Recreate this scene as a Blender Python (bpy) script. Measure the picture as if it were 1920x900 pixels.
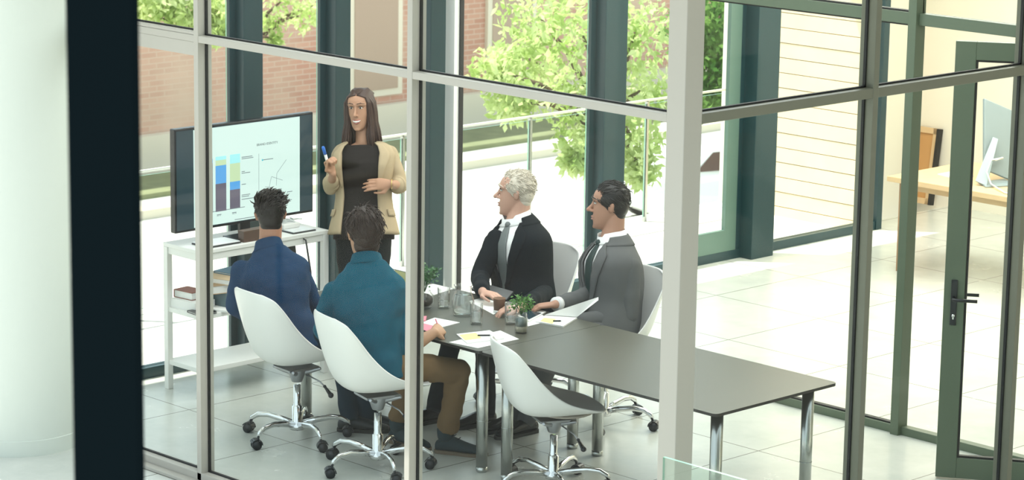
import bpy, math, random
import numpy as np
from mathutils import Vector, Matrix, noise

random.seed(7)
rng = np.random.default_rng(7)
for o in list(bpy.data.objects):
    bpy.data.objects.remove(o)
sc = bpy.context.scene
COL = sc.collection

# ------------------------------------------------------------------ camera
FPX = 5157.98
CAMZ = 4.45
PITCH, YAW, ROLL = (math.radians(a) for a in (11.66456751, 135.57015169, -0.87337882))
_f = np.array([math.cos(YAW) * math.cos(PITCH), math.sin(YAW) * math.cos(PITCH), -math.sin(PITCH)])
_r = np.cross(_f, [0, 0, 1]); _r /= np.linalg.norm(_r)
_d = np.cross(_f, _r)
_c, _s = math.cos(ROLL), math.sin(ROLL)
CR, CD, CF = _c * _r + _s * _d, -_s * _r + _c * _d, _f
CP = np.array([0, 0, CAMZ])
cam_d = bpy.data.cameras.new('camera'); cam = bpy.data.objects.new('camera', cam_d); COL.objects.link(cam)
cam.matrix_world = Matrix(((CR[0], -CD[0], -CF[0], 0), (CR[1], -CD[1], -CF[1], 0), (CR[2], -CD[2], -CF[2], CAMZ), (0, 0, 0, 1)))
cam_d.sensor_width = 36.0
cam_d.lens = FPX / 1920 * 36.0
cam_d.clip_end = 500
cam_d.dof.use_dof = True
cam_d.dof.focus_distance = 16.2
cam_d.dof.aperture_fstop = 7.0
sc.camera = cam

# ------------------------------------------------------------------ light
w = bpy.data.worlds.new('sky'); sc.world = w; w.use_nodes = True
bgn = w.node_tree.nodes['Background']
bgn.inputs[0].default_value = (0.80, 0.93, 1.0, 1); bgn.inputs[1].default_value = 0.85
sun_d = bpy.data.lights.new('sun', 'SUN'); sun = bpy.data.objects.new('sun', sun_d); COL.objects.link(sun)
sun_d.energy = 4.6; sun_d.angle = 0.009; sun_d.color = (1.0, 0.95, 0.86)
sun.rotation_euler = Vector((-0.33, -0.26, 0.90)).to_track_quat('Z', 'Y').to_euler()
def area(name, loc, sx, sy, e, col=(1, 1, 1)):
    d = bpy.data.lights.new(name, 'AREA'); d.shape = 'RECTANGLE'; d.size = sx; d.size_y = sy; d.energy = e; d.color = col
    o = bpy.data.objects.new(name, d); COL.objects.link(o); o.location = loc
    return o
area('hall_fill', (-11.2, 15.9, 3.3), 4.0, 5.0, 225, (1.0, 0.97, 0.86))  # added fill lamp that brightens the hall, no fitting is modelled
area('meeting_fill', (-11.0, 11.0, 3.28), 4.6, 2.8, 62, (0.94, 0.985, 1.0))  # added fill lamp to lift the meeting room, not a real fitting

vs = sc.view_settings
sc.display_settings.display_device = 'sRGB'
vs.view_transform = 'Standard'; vs.look = 'None'; vs.gamma = 1.0; vs.use_curve_mapping = False
vs.exposure = 0.72
sc.cycles.transparent_max_bounces = 40
sc.cycles.max_bounces = 10
sc.cycles.caustics_reflective = False
sc.cycles.caustics_refractive = False
sc.cycles.sample_clamp_indirect = 6

# ------------------------------------------------------------------ helpers
def ray(px, py):
    return (px - 960) / FPX * CR + (py - 450) / FPX * CD + CF
def at(px, py, d):
    return CP + ray(px, py) * d
def onz(px, py, z=0.0):
    r = ray(px, py); return CP + r * ((z - CAMZ) / r[2])
def onax(px, py, ax, v):
    r = ray(px, py); return CP + r * ((v - CP[ax]) / r[ax])
def dep(p):
    return float(CF @ (np.array(p, float) - CP))
def nrm(v):
    v = np.array(v, float); return v / max(np.linalg.norm(v), 1e-9)
def V(*a):
    return np.array(a, float)

def mat(name, col, rough=0.5, metal=0.0, spec=0.5, emit=None, estr=0.0, bump=None, noisec=None, coat=0.0, sheen=0.0):
    m = bpy.data.materials.new(name); m.use_nodes = True
    nt = m.node_tree; b = nt.nodes['Principled BSDF']
    b.inputs['Base Color'].default_value = (*col, 1); b.inputs['Roughness'].default_value = rough
    b.inputs['Metallic'].default_value = metal; b.inputs['Specular IOR Level'].default_value = spec
    b.inputs['Coat Weight'].default_value = coat
    if sheen: b.inputs['Sheen Weight'].default_value = sheen
    if emit:
        b.inputs['Emission Color'].default_value = (*emit, 1); b.inputs['Emission Strength'].default_value = estr
    if noisec or bump:
        tc = nt.nodes.new('ShaderNodeTexCoord')
    if noisec:   # (scale, amount)
        n = nt.nodes.new('ShaderNodeTexNoise'); n.inputs['Scale'].default_value = noisec[0]; n.inputs['Detail'].default_value = 5
        r = nt.nodes.new('ShaderNodeMapRange'); r.inputs['To Min'].default_value = 1 - noisec[1]; r.inputs['To Max'].default_value = 1 + noisec[1]
        mx = nt.nodes.new('ShaderNodeMix'); mx.data_type = 'RGBA'; mx.blend_type = 'MULTIPLY'; mx.inputs[0].default_value = 1
        mx.inputs[6].default_value = (*col, 1)
        nt.links.new(tc.outputs['Object'], n.inputs['Vector']); nt.links.new(n.outputs['Fac'], r.inputs['Value'])
        nt.links.new(r.outputs[0], mx.inputs[7]); nt.links.new(mx.outputs[2], b.inputs['Base Color'])
    if bump:     # (scale, strength)
        n2 = nt.nodes.new('ShaderNodeTexNoise'); n2.inputs['Scale'].default_value = bump[0]; n2.inputs['Detail'].default_value = 4
        bp = nt.nodes.new('ShaderNodeBump'); bp.inputs['Strength'].default_value = bump[1]; bp.inputs['Distance'].default_value = 0.01
        nt.links.new(tc.outputs['Object'], n2.inputs['Vector']); nt.links.new(n2.outputs['Fac'], bp.inputs['Height'])
        nt.links.new(bp.outputs[0], b.inputs['Normal'])
    return m

def glass_mat(name, tint=(0.965, 0.985, 0.972), ior=1.45, boost=1.0, rough=0.0):
    m = bpy.data.materials.new(name); m.use_nodes = True
    nt = m.node_tree; nt.nodes.clear()
    out = nt.nodes.new('ShaderNodeOutputMaterial'); mx = nt.nodes.new('ShaderNodeMixShader')
    tr = nt.nodes.new('ShaderNodeBsdfTransparent'); tr.inputs[0].default_value = (*tint, 1)
    gl = nt.nodes.new('ShaderNodeBsdfGlossy'); gl.inputs['Roughness'].default_value = rough
    lw = nt.nodes.new('ShaderNodeLayerWeight'); lw.inputs[0].default_value = 0.5
    pw = nt.nodes.new('ShaderNodeMath'); pw.operation = 'POWER'; pw.inputs[1].default_value = 5.0
    mu = nt.nodes.new('ShaderNodeMath'); mu.operation = 'MULTIPLY_ADD'; mu.use_clamp = True
    f0 = ((ior - 1) / (ior + 1)) ** 2
    mu.inputs[1].default_value = (1 - f0) * boost; mu.inputs[2].default_value = f0 * boost
    nt.links.new(lw.outputs['Facing'], pw.inputs[0]); nt.links.new(pw.outputs[0], mu.inputs[0]); nt.links.new(mu.outputs[0], mx.inputs[0])
    nt.links.new(tr.outputs[0], mx.inputs[1]); nt.links.new(gl.outputs[0], mx.inputs[2]); nt.links.new(mx.outputs[0], out.inputs[0])
    return m

class MB:
    def __init__(self):
        self.v = []; self.f = []; self.m = []; self.sm = []
    def add(self, vs, fs, mi=0, smooth=True):
        k = len(self.v)
        self.v += [tuple(float(c) for c in p) for p in vs]
        self.f += [tuple(i + k for i in f) for f in fs]
        self.m += [mi] * len(fs); self.sm += [smooth] * len(fs)
        return self
    def box(self, a, b, mi=0, rot=None, org=None):
        x0, y0, z0 = a; x1, y1, z1 = b
        vs = [V(x, y, z) for z in (z0, z1) for x, y in ((x0, y0), (x1, y0), (x1, y1), (x0, y1))]
        if rot is not None:
            vs = [np.array(rot) @ (p - (org if org is not None else 0)) + (org if org is not None else 0) for p in vs]
        return self.add(vs, [(3, 2, 1, 0), (4, 5, 6, 7), (0, 1, 5, 4), (1, 2, 6, 5), (2, 3, 7, 6), (3, 0, 4, 7)], mi, False)
    def rings(self, rs, mi=0, cap=True, smooth=True, closed=True):
        n = len(rs[0]); vs = [p for r in rs for p in r]; fs = []
        for i in range(len(rs) - 1):
            for j in range(n if closed else n - 1):
                k = (j + 1) % n
                fs.append((i * n + j, i * n + k, (i + 1) * n + k, (i + 1) * n + j))
        if cap and closed:
            fs.append(tuple(range(n - 1, -1, -1))); fs.append(tuple((len(rs) - 1) * n + j for j in range(n)))
        return self.add(vs, fs, mi, smooth)
    def tube(self, pts, rad, n=10, mi=0, flat=1.0, up=None):
        pts = [np.array(p, float) for p in pts]
        if not hasattr(rad, '__len__'): rad = [rad] * len(pts)
        rs = []; u = None
        for i, p in enumerate(pts):
            t = nrm(pts[min(i + 1, len(pts) - 1)] - pts[max(i - 1, 0)])
            if u is None:
                ref = np.array(up, float) if up is not None else (V(0, 0, 1) if abs(t[2]) < .9 else V(1, 0, 0))
                u = nrm(np.cross(t, ref))
            u = nrm(u - t * (u @ t)); w_ = np.cross(t, u)
            rs.append([p + rad[i] * (math.cos(a) * u + flat * math.sin(a) * w_) for a in np.linspace(0, 2 * math.pi, n, endpoint=False)])
        return self.rings(rs, mi)
    def cyl(self, a, b, r0, r1=None, n=20, mi=0):
        return self.tube([a, b], [r0, r0 if r1 is None else r1], n, mi)
    def lathe(self, prof, org=(0, 0, 0), n=28, mi=0, cap=False):
        rs = [[V(org[0] + r * math.cos(a), org[1] + r * math.sin(a), org[2] + z) for a in np.linspace(0, 2 * math.pi, n, endpoint=False)] for r, z in prof]
        return self.rings(rs, mi, cap)
    def ell(self, c, r, n=14, k=9, mi=0, R=None):
        rs = []
        for i in range(k + 1):
            a = -math.pi / 2 + math.pi * i / k
            rr = max(math.cos(a), 0.02)
            ring = [V(r[0] * rr * math.cos(b), r[1] * rr * math.sin(b), r[2] * math.sin(a)) for b in np.linspace(0, 2 * math.pi, n, endpoint=False)]
            rs.append([np.array(c) + (R @ p if R is not None else p) for p in ring])
        return self.rings(rs, mi)
    def limb(self, pts, rad, n=14, mi=0, flat=1.0, up=None):
        """rounded tapered chain: tube plus balls at the joints"""
        self.tube(pts, rad, n, mi, flat, up)
        for p, r in zip(pts, rad):
            self.ell(p, (r, r, r), 12, 8, mi)
        return self
    def prism(self, poly, z0, z1, mi=0):
        n = len(poly)
        vs = [V(x, y, z0) for x, y in poly] + [V(x, y, z1) for x, y in poly]
        fs = [tuple(range(n - 1, -1, -1)), tuple(range(n, 2 * n))] + [(i, (i + 1) % n, n + (i + 1) % n, n + i) for i in range(n)]
        return self.add(vs, fs, mi, False)
    def slab(self, poly3, thick, mi=0):
        """polygon in 3-D given a thickness along its normal"""
        p = [np.array(q, float) for q in poly3]; nn = np.zeros(3)
        for i in range(len(p)): nn += np.cross(p[i], p[(i + 1) % len(p)])
        nn = nrm(nn) * thick; n = len(p)
        fs = [tuple(range(n - 1, -1, -1)), tuple(range(n, 2 * n))] + [(i, (i + 1) % n, n + (i + 1) % n, n + i) for i in range(n)]
        return self.add(p + [q + nn for q in p], fs, mi, False)
    def mesh(self, name, mats, org=None):
        me = bpy.data.meshes.new(name)
        vs = self.v if org is None else [(p[0] - org[0], p[1] - org[1], p[2] - org[2]) for p in self.v]
        me.from_pydata(vs, [], self.f)
        for m in mats: me.materials.append(m)
        me.polygons.foreach_set('material_index', self.m)
        me.polygons.foreach_set('use_smooth', self.sm)
        me.update()
        return me
    def build(self, name, mats, parent=None, org=None, loc=None, bevel=0, sub=0, fuse=None, wrinkle=None, solid=0, smooth_by=None):
        """org: world point the vertices are measured from; defaults to the parent's location"""
        if not isinstance(mats, (list, tuple)): mats = [mats]
        if org is None and parent is not None and loc is None: org = ROOT.get(parent.name)
        me = self.mesh(name, mats, org)
        o = bpy.data.objects.new(name, me); COL.objects.link(o)
        if loc is not None: o.location = loc
        elif org is not None and parent is None: o.location = org
        if parent is not None: o.parent = parent
        if parent is not None and org is not None: ROOT[o.name] = org
        if fuse:
            md = o.modifiers.new('r', 'REMESH'); md.mode = 'VOXEL'; md.voxel_size = fuse[0]; md.use_smooth_shade = True
            if fuse[1]:
                ms = o.modifiers.new('s', 'SMOOTH'); ms.factor = 0.5; ms.iterations = fuse[1]
        if solid:
            md = o.modifiers.new('t', 'SOLIDIFY'); md.thickness = solid; md.offset = 0
        if bevel:
            md = o.modifiers.new('b', 'BEVEL'); md.width = bevel; md.segments = 2; md.limit_method = 'ANGLE'
        if sub:
            md = o.modifiers.new('u', 'SUBSURF'); md.levels = sub; md.render_levels = sub
        if o.modifiers:
            bpy.context.view_layer.update()
            ev = o.evaluated_get(bpy.context.evaluated_depsgraph_get())
            m2 = bpy.data.meshes.new_from_object(ev)
            o.modifiers.clear(); o.data = m2; m2.name = name
            bpy.data.meshes.remove(me)
            if fuse:
                m2.polygons.foreach_set('use_smooth', [True] * len(m2.polygons))
                if not m2.materials:
                    for m in mats: m2.materials.append(m)
        if wrinkle:
            m2 = o.data; sc_, amp = wrinkle
            n = len(m2.vertices); co = np.empty(n * 3); no = np.empty(n * 3)
            m2.vertices.foreach_get('co', co); m2.vertices.foreach_get('normal', no)
            co = co.reshape(-1, 3); no = no.reshape(-1, 3)
            dv = np.array([noise.noise(Vector((p[0] * sc_ + p[2] * sc_ * .5, p[1] * sc_ - p[0] * sc_ * .4, p[2] * sc_ * 1.3))) + .5 * noise.noise(Vector(p * sc_ * 2.3)) for p in co])
            co += no * (dv * amp)[:, None]
            m2.vertices.foreach_set('co', co.ravel()); m2.update()
        return o

ROOT = {}
def thing(name, loc, label, cat, group=None, rz=0.0):
    o = bpy.data.objects.new(name, None); COL.objects.link(o); o.location = tuple(float(c) for c in loc); o.rotation_euler = (0, 0, rz)
    o.empty_display_size = 0.1
    ROOT[o.name] = np.array(loc, float)
    o['label'] = label; o['category'] = cat
    if group: o['group'] = group
    return o
def tag(o, label, cat, group=None):
    o['label'] = label; o['category'] = cat
    if group: o['group'] = group
    return o
def struct(o):
    o['kind'] = 'structure'; return o
def sroot(name, loc=(0, 0, 0)):
    o = bpy.data.objects.new(name, None); COL.objects.link(o); o.location = loc; ROOT[o.name] = np.array(loc, float)
    o['kind'] = 'structure'; return o
def dup(src, loc, rz=None, label=None, drop=()):
    r = src.copy(); COL.objects.link(r); r.location = tuple(float(c) for c in loc)
    if rz is not None: r.rotation_euler = (0, 0, rz)
    if label: r['label'] = label
    for ch in list(src.children):
        if ch.name.split('.')[0] in drop: continue
        c = ch.copy(); COL.objects.link(c); c.parent = r
        for g in list(ch.children):
            e = g.copy(); COL.objects.link(e); e.parent = c
    return r

# ------------------------------------------------------------------ materials
M = {}
M['frame'] = mat('frame_warm_grey', (0.42, 0.405, 0.36), 0.42, 0.0)
M['frame_green'] = mat('frame_sage', (0.10, 0.135, 0.09), 0.42, 0.0)
M['frame_shaded'] = mat('frame_warm_grey_shaded', (0.15, 0.155, 0.115), 0.42, 0.0)  # same frame paint, darkened so the right run's shade is in the colour
M['gasket'] = mat('black_gasket', (0.012, 0.012, 0.012), 0.6)
M['glass'] = glass_mat('window_glass', (0.975, 0.988, 0.98), 1.45, 0.22)
M['glass_edge'] = mat('green_glass_edge', (0.25, 0.48, 0.38), 0.2)
M['teal'] = mat('column_teal', (0.006, 0.034, 0.042), 0.35)
M['white_paint'] = mat('white_paint', (0.80, 0.80, 0.77), 0.5)
M['cream'] = mat('cream_wall', (0.80, 0.76, 0.66), 0.9, noisec=(1.5, 0.03))
M['ceil'] = mat('ceiling_white', (0.8, 0.8, 0.8), 0.9)
M['post_dark'] = mat('dark_post', (0.005, 0.009, 0.011), 0.9, spec=0.0)
M['chrome'] = mat('chrome', (0.78, 0.79, 0.80), 0.09, 1.0)
M['steel'] = mat('brushed_steel', (0.50, 0.52, 0.50), 0.24, 1.0)
M['alu'] = mat('cast_aluminium', (0.40, 0.41, 0.43), 0.35, 1.0)
M['black'] = mat('black_plastic', (0.012, 0.014, 0.018), 0.35)
M['shell'] = mat('white_shell', (0.78, 0.78, 0.76), 0.35, coat=0.15)
M['pad'] = mat('seat_grey_pad', (0.42, 0.38, 0.33), 0.8)
M['top'] = mat('table_laminate', (0.088, 0.088, 0.070), 0.33, noisec=(3, 0.06))
M['top_edge'] = mat('table_edge', (0.012, 0.011, 0.010), 0.4)
M['paper'] = mat('paper', (0.83, 0.83, 0.81), 0.8)
M['sticky'] = mat('yellow_sticky', (0.85, 0.80, 0.30), 0.8)
M['pink'] = mat('pink_paper', (0.80, 0.25, 0.32), 0.8)
M['cup'] = mat('cardboard_brown', (0.24, 0.14, 0.09), 0.7)
M['tglass'] = glass_mat('tumbler_glass', (0.99, 0.995, 0.992), 1.5, 1.7)
M['water'] = glass_mat('water', (0.975, 0.985, 0.98), 1.33, 1.0)
M['leaf'] = mat('pot_leaf', (0.10, 0.24, 0.05), 0.5)
M['leaf_dark'] = mat('pot_leaf_dark', (0.05, 0.15, 0.05), 0.5)
M['pebble'] = mat('pebbles', (0.55, 0.50, 0.38), 0.8, noisec=(90, 0.5))
M['soil'] = mat('soil', (0.03, 0.025, 0.02), 0.9)
M['oak'] = mat('oak_top', (0.62, 0.44, 0.25), 0.5, noisec=(9, 0.12))
M['oak_leg'] = mat('oak_leg', (0.34, 0.20, 0.11), 0.5)
M['board'] = mat('hardboard', (0.50, 0.27, 0.10), 0.7, noisec=(6, 0.08))
M['silver'] = mat('silver_alu', (0.27, 0.33, 0.35), 0.45, 0.2)
M['cable_w'] = mat('white_cable', (0.75, 0.78, 0.75), 0.5)
M['book_tan'] = mat('book_tan', (0.44, 0.30, 0.17), 0.7)
M['book_red'] = mat('book_red', (0.25, 0.08, 0.05), 0.7)
M['book_grey'] = mat('book_grey', (0.10, 0.16, 0.18), 0.6)
M['book_blue'] = mat('book_blue', (0.10, 0.22, 0.32), 0.6)

def floor_mat():
    m = mat('stone_tiles', (0.56, 0.58, 0.54), 0.22)
    nt = m.node_tree; b = nt.nodes['Principled BSDF']
    geo = nt.nodes.new('ShaderNodeNewGeometry'); sp = nt.nodes.new('ShaderNodeSeparateXYZ'); nt.links.new(geo.outputs['Position'], sp.inputs[0])
    ws = []
    for k, off in ((0, -12.02), (1, 11.93)):
        a = nt.nodes.new('ShaderNodeMath'); a.operation = 'SUBTRACT'; nt.links.new(sp.outputs[k], a.inputs[0]); a.inputs[1].default_value = off - 0.97 * 60
        d = nt.nodes.new('ShaderNodeMath'); d.operation = 'DIVIDE'; nt.links.new(a.outputs[0], d.inputs[0]); d.inputs[1].default_value = 0.97
        f = nt.nodes.new('ShaderNodeMath'); f.operation = 'FRACT'; nt.links.new(d.outputs[0], f.inputs[0])
        p = nt.nodes.new('ShaderNodeMath'); p.operation = 'PINGPONG'; nt.links.new(f.outputs[0], p.inputs[0]); p.inputs[1].default_value = 0.5
        l = nt.nodes.new('ShaderNodeMath'); l.operation = 'LESS_THAN'; nt.links.new(p.outputs[0], l.inputs[0]); l.inputs[1].default_value = 0.0042
        ws.append(l)
    mxm = nt.nodes.new('ShaderNodeMath'); mxm.operation = 'MAXIMUM'; nt.links.new(ws[0].outputs[0], mxm.inputs[0]); nt.links.new(ws[1].outputs[0], mxm.inputs[1])
    n = nt.nodes.new('ShaderNodeTexNoise'); n.inputs['Scale'].default_value = 2.2; n.inputs['Detail'].default_value = 8; n.inputs['Roughness'].default_value = 0.65
    nt.links.new(geo.outputs['Position'], n.inputs['Vector'])
    cr = nt.nodes.new('ShaderNodeValToRGB'); cr.color_ramp.elements[0].position = 0.3; cr.color_ramp.elements[0].color = (0.50, 0.525, 0.49, 1)
    cr.color_ramp.elements[1].position = 0.7; cr.color_ramp.elements[1].color = (0.62, 0.635, 0.59, 1)
    nt.links.new(n.outputs['Fac'], cr.inputs[0])
    mx = nt.nodes.new('ShaderNodeMix'); mx.data_type = 'RGBA'; nt.links.new(mxm.outputs[0], mx.inputs[0]); nt.links.new(cr.outputs[0], mx.inputs[6]); mx.inputs[7].default_value = (0.20, 0.20, 0.17, 1)
    nt.links.new(mx.outputs[2], b.inputs['Base Color'])
    r2 = nt.nodes.new('ShaderNodeMapRange'); r2.inputs['To Min'].default_value = 0.16; r2.inputs['To Max'].default_value = 0.34
    nt.links.new(n.outputs['Fac'], r2.inputs['Value']); nt.links.new(r2.outputs[0], b.inputs['Roughness'])
    return m
M['floor'] = floor_mat()

def brick_mat():
    m = mat('brick', (0.4, 0.2, 0.15), 0.9)
    nt = m.node_tree; b = nt.nodes['Principled BSDF']
    tc = nt.nodes.new('ShaderNodeTexCoord'); sx = nt.nodes.new('ShaderNodeSeparateXYZ'); nt.links.new(tc.outputs['Object'], sx.inputs[0])
    mp = nt.nodes.new('ShaderNodeCombineXYZ'); nt.links.new(sx.outputs[1], mp.inputs[0]); nt.links.new(sx.outputs[2], mp.inputs[1])
    br = nt.nodes.new('ShaderNodeTexBrick'); nt.links.new(mp.outputs[0], br.inputs['Vector'])
    br.inputs['Color1'].default_value = (0.60, 0.34, 0.25, 1); br.inputs['Color2'].default_value = (0.50, 0.25, 0.18, 1); br.inputs['Mortar'].default_value = (0.60, 0.44, 0.35, 1)
    br.inputs['Scale'].default_value = 1.0; br.inputs['Brick Width'].default_value = 0.40; br.inputs['Row Height'].default_value = 0.12; br.inputs['Mortar Size'].default_value = 0.012
    n = nt.nodes.new('ShaderNodeTexNoise'); n.inputs['Scale'].default_value = 0.35; n.inputs['Detail'].default_value = 3; nt.links.new(tc.outputs['Object'], n.inputs['Vector'])
    mx = nt.nodes.new('ShaderNodeMix'); mx.data_type = 'RGBA'; mx.inputs[7].default_value = (0.62, 0.47, 0.36, 1)
    rr = nt.nodes.new('ShaderNodeMapRange'); rr.inputs['From Min'].default_value = 0.45; rr.inputs['From Max'].default_value = 0.80; nt.links.new(n.outputs['Fac'], rr.inputs['Value'])
    nt.links.new(rr.outputs[0], mx.inputs[0]); nt.links.new(br.outputs['Color'], mx.inputs[6]); nt.links.new(mx.outputs[2], b.inputs['Base Color'])
    return m
M['brick'] = brick_mat()
M['brick_band'] = mat('pale_stone', (0.75, 0.68, 0.55), 0.8)
M['street'] = mat('street_pale', (0.62, 0.60, 0.55), 0.9, noisec=(0.2, 0.15))
M['grass'] = mat('verge_grass', (0.24, 0.26, 0.14), 0.9, noisec=(3, 0.3))
M['pave'] = mat('terrace_paving', (0.66, 0.64, 0.60), 0.7)
M['board_wood'] = mat('timber_board', (0.84, 0.69, 0.48), 0.7, noisec=(4, 0.10))
M['car'] = mat('car_white', (0.80, 0.82, 0.80), 0.3, coat=0.5)
M['car_glass'] = mat('car_window', (0.10, 0.05, 0.035), 0.1)
M['tyre'] = mat('tyre', (0.02, 0.018, 0.016), 0.7)
M['bark'] = mat('bark', (0.12, 0.08, 0.05), 0.9)
def leafmat(name, c1, c2):
    m = bpy.data.materials.new(name); m.use_nodes = True
    nt = m.node_tree; nt.nodes.clear()
    out = nt.nodes.new('ShaderNodeOutputMaterial'); mx = nt.nodes.new('ShaderNodeMixShader'); mx.inputs[0].default_value = 0.5
    d = nt.nodes.new('ShaderNodeBsdfDiffuse'); t = nt.nodes.new('ShaderNodeBsdfTranslucent')
    tc = nt.nodes.new('ShaderNodeTexCoord'); n = nt.nodes.new('ShaderNodeTexNoise'); n.inputs['Scale'].default_value = 3.5
    cr = nt.nodes.new('ShaderNodeValToRGB'); cr.color_ramp.elements[0].position = .35; cr.color_ramp.elements[1].position = .65
    cr.color_ramp.elements[0].color = (*c1, 1); cr.color_ramp.elements[1].color = (*c2, 1)
    nt.links.new(tc.outputs['Object'], n.inputs['Vector']); nt.links.new(n.outputs['Fac'], cr.inputs[0])
    nt.links.new(cr.outputs[0], d.inputs[0]); nt.links.new(cr.outputs[0], t.inputs[0])
    nt.links.new(d.outputs[0], mx.inputs[1]); nt.links.new(t.outputs[0], mx.inputs[2]); nt.links.new(mx.outputs[0], out.inputs[0])
    return m
M['foliage'] = leafmat('foliage_light', (0.42, 0.56, 0.16), (0.80, 0.86, 0.48))
M['foliage_g'] = leafmat('foliage_green', (0.10, 0.24, 0.05), (0.28, 0.46, 0.12))

# ------------------------------------------------------------------ setting
YF, XR, YP, XW, YE = 9.08, -8.17, 12.84, -13.78, 19.0
struct(MB().box((-14.0, -8.0, -0.3), (6.0, 22.0, 0.0)).build('floor', M['floor']))
struct(MB().box((-14.9, 8.25, 3.42), (-7.4, 12.95, 3.6)).build('ceiling', M['ceil']))
struct(MB().box((-14.9, 7.3, 3.42), (-12.5, 8.25, 3.6)).build('sun_blocker', M['ceil']))  # unseen slab added to keep the sun off the round column
hall_c = MB().box((-14.6, 12.95, 3.42), (-4.0, 19.2, 3.6))
struct(hall_c.build('ceiling_hall', M['ceil']))
struct(MB().box((-3.2, 5.5, 0), (-3.0, 12.0, 7.0)).build('sky_blocker', mat('sky_blocker_grey', (.16, .17, .16), .8)))  # unseen slab added to cut sky light on the right-hand frames and glass
struct(MB().box((-14.35, YE, -0.3), (-4.0, YE + 0.2, 3.42)).build('wall_back', M['cream']))
struct(MB().box((-4.2, 12.0, 0.0), (-4.0, YE, 3.42)).build('wall_right', M['cream']))

def pane(mb_name, a, b, parent, axis):
    """glass sheet, thin box; axis = thin direction; green edge faces"""
    mb = MB().box(a, b)
    for i, f in enumerate(mb.f):
        big = {0: (3, 5), 1: (2, 4), 2: (0, 1)}[axis]
        mb.m[i] = 0 if i in big else 1
    return mb.build(mb_name, [M['glass'], M['glass_edge']], parent)

ZT = 3.42
# front glazing, left run along X (plane Y = YF)
w1 = sroot('window_1')
GY = YF + 0.05
mull = [-13.0, -11.72, -10.005]
for i, x in enumerate(mull[1:]):
    MB().box((x - 0.02, YF, 0), (x + 0.018, YF + 0.095, ZT)).build('mullion', M['frame'], w1, bevel=0.003)
MB().box((-13.0, YF + .003, 2.470), (-8.28, YF + 0.09, 2.508)).build('rail', M['frame'], w1, bevel=0.003)
MB().box((-13.0, YF + .006, 2.395), (-11.74, YF + 0.085, 2.470)).box((-13.0, YF + .006, 2.508), (-11.74, YF + 0.085, 2.525)).build('transom_panel', M['frame'], w1, bevel=0.003)
MB().box((-13.0, YF, 0), (-8.28, YF + 0.09, 0.06)).box((-13.0, YF - 0.06, 0), (-8.28, YF, 0.02)).build('sill', M['frame'], w1, bevel=0.003)
MB().box((-13.0, YF, ZT - 0.06), (-8.28, YF + 0.09, ZT)).build('head_rail', M['frame'], w1)
g = MB()
for x0, x1 in ((-13.0, -11.74), (-11.702, -10.025), (-9.987, -8.28)):
    for z0, z1 in ((0.06, 2.47), (2.508, ZT - 0.06)):
        if x1 == -11.74: z0, z1 = (z0, 2.395) if z0 < 1 else (2.525, z1)
        pane('pane', (x0, GY, z0), (x1, GY + 0.012, z1), w1, 1)
        for (a, b) in (((x0, z0), (x0 + .008, z1)), ((x1 - .008, z0), (x1, z1)), ((x0, z0), (x1, z0 + .008)), ((x0, z1 - .008), (x1, z1))):
            g.box((a[0], GY - .002, a[1]), (b[0], GY + .014, b[1]))
g.build('gasket', M['gasket'], w1)
MB().box((-8.28, YF, 0), (-8.17, YF + 0.12, ZT)).build('corner_post', M['frame'], w1, bevel=0.004)
# front glazing, right run along Y (plane X = XR)
w2 = sroot('window_2')
GX = XR - 0.05
for y in (10.455, 11.73, 12.80):
    MB().box((XR - 0.095, y - 0.02, 0), (XR, y + 0.02, ZT)).build('mullion', M['frame_shaded'], w2, bevel=0.003)
MB().box((XR - .09, 9.2, 2.462), (XR - .003, 12.8, 2.51)).build('rail', M['frame_shaded'], w2, bevel=0.003)
MB().box((XR - .09, 9.2, 0), (XR - .003, 12.8, 0.06)).build('sill', M['frame_shaded'], w2, bevel=0.003)
MB().box((XR - .09, 9.2, ZT - .06), (XR - .003, 12.8, ZT)).build('head_rail', M['frame_shaded'], w2)
g = MB()
for y0, y1 in ((9.2, 10.435), (10.475, 11.71), (11.75, 12.78)):
    for z0, z1 in ((0.06, 2.462), (2.51, ZT - 0.06)):
        pane('pane', (GX - .012, y0, z0), (GX, y1, z1), w2, 0)
        for (a, b) in (((y0, z0), (y0 + .008, z1)), ((y1 - .008, z0), (y1, z1)), ((y0, z0), (y1, z0 + .008)), ((y0, z1 - .008), (y1, z1))):
            g.box((GX - .014, a[0], a[1]), (GX + .002, b[0], b[1]))
g.build('gasket', M['gasket'], w2)
# glass partition behind the table (plane Y = YP)
w3 = sroot('window_3')
MB().box((-9.80, YP - .03, 0), (-9.74, YP + .06, ZT)).build('mullion', M['frame_green'], w3, bevel=0.003)
MB().box((-13.70, YP, 2.470), (-8.2, YP + .06, 2.54)).build('rail', M['frame_green'], w3, bevel=0.003)
MB().box((-13.70, YP, 0), (-8.2, YP + .06, 0.05)).build('sill', M['frame_green'], w3, bevel=0.003)
MB().box((-13.76, YP - .03, 0), (-13.66, YP + .06, ZT)).build('jamb', M['white_paint'], w3, bevel=0.003)
g = MB()
for x0, x1 in ((-13.66, -9.80),):
    for z0, z1 in ((0.05, 2.47), (2.54, ZT)):
        pane('pane', (x0, YP + .03, z0), (x1, YP + .04, z1), w3, 1)
        for (a, b) in (((x0, z0), (x0 + .01, z1)), ((x1 - .01, z0), (x1, z1)), ((x0, z0), (x1, z0 + .01)), ((x0, z1 - .01), (x1, z1))):
            g.box((a[0], YP + .015, a[1]), (b[0], YP + .05, b[1]))
pane('pane', (-9.74, YP + .03, 2.54), (-8.2, YP + .04, ZT), w3, 1)
g.build('gasket', M['gasket'], w3)
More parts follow.
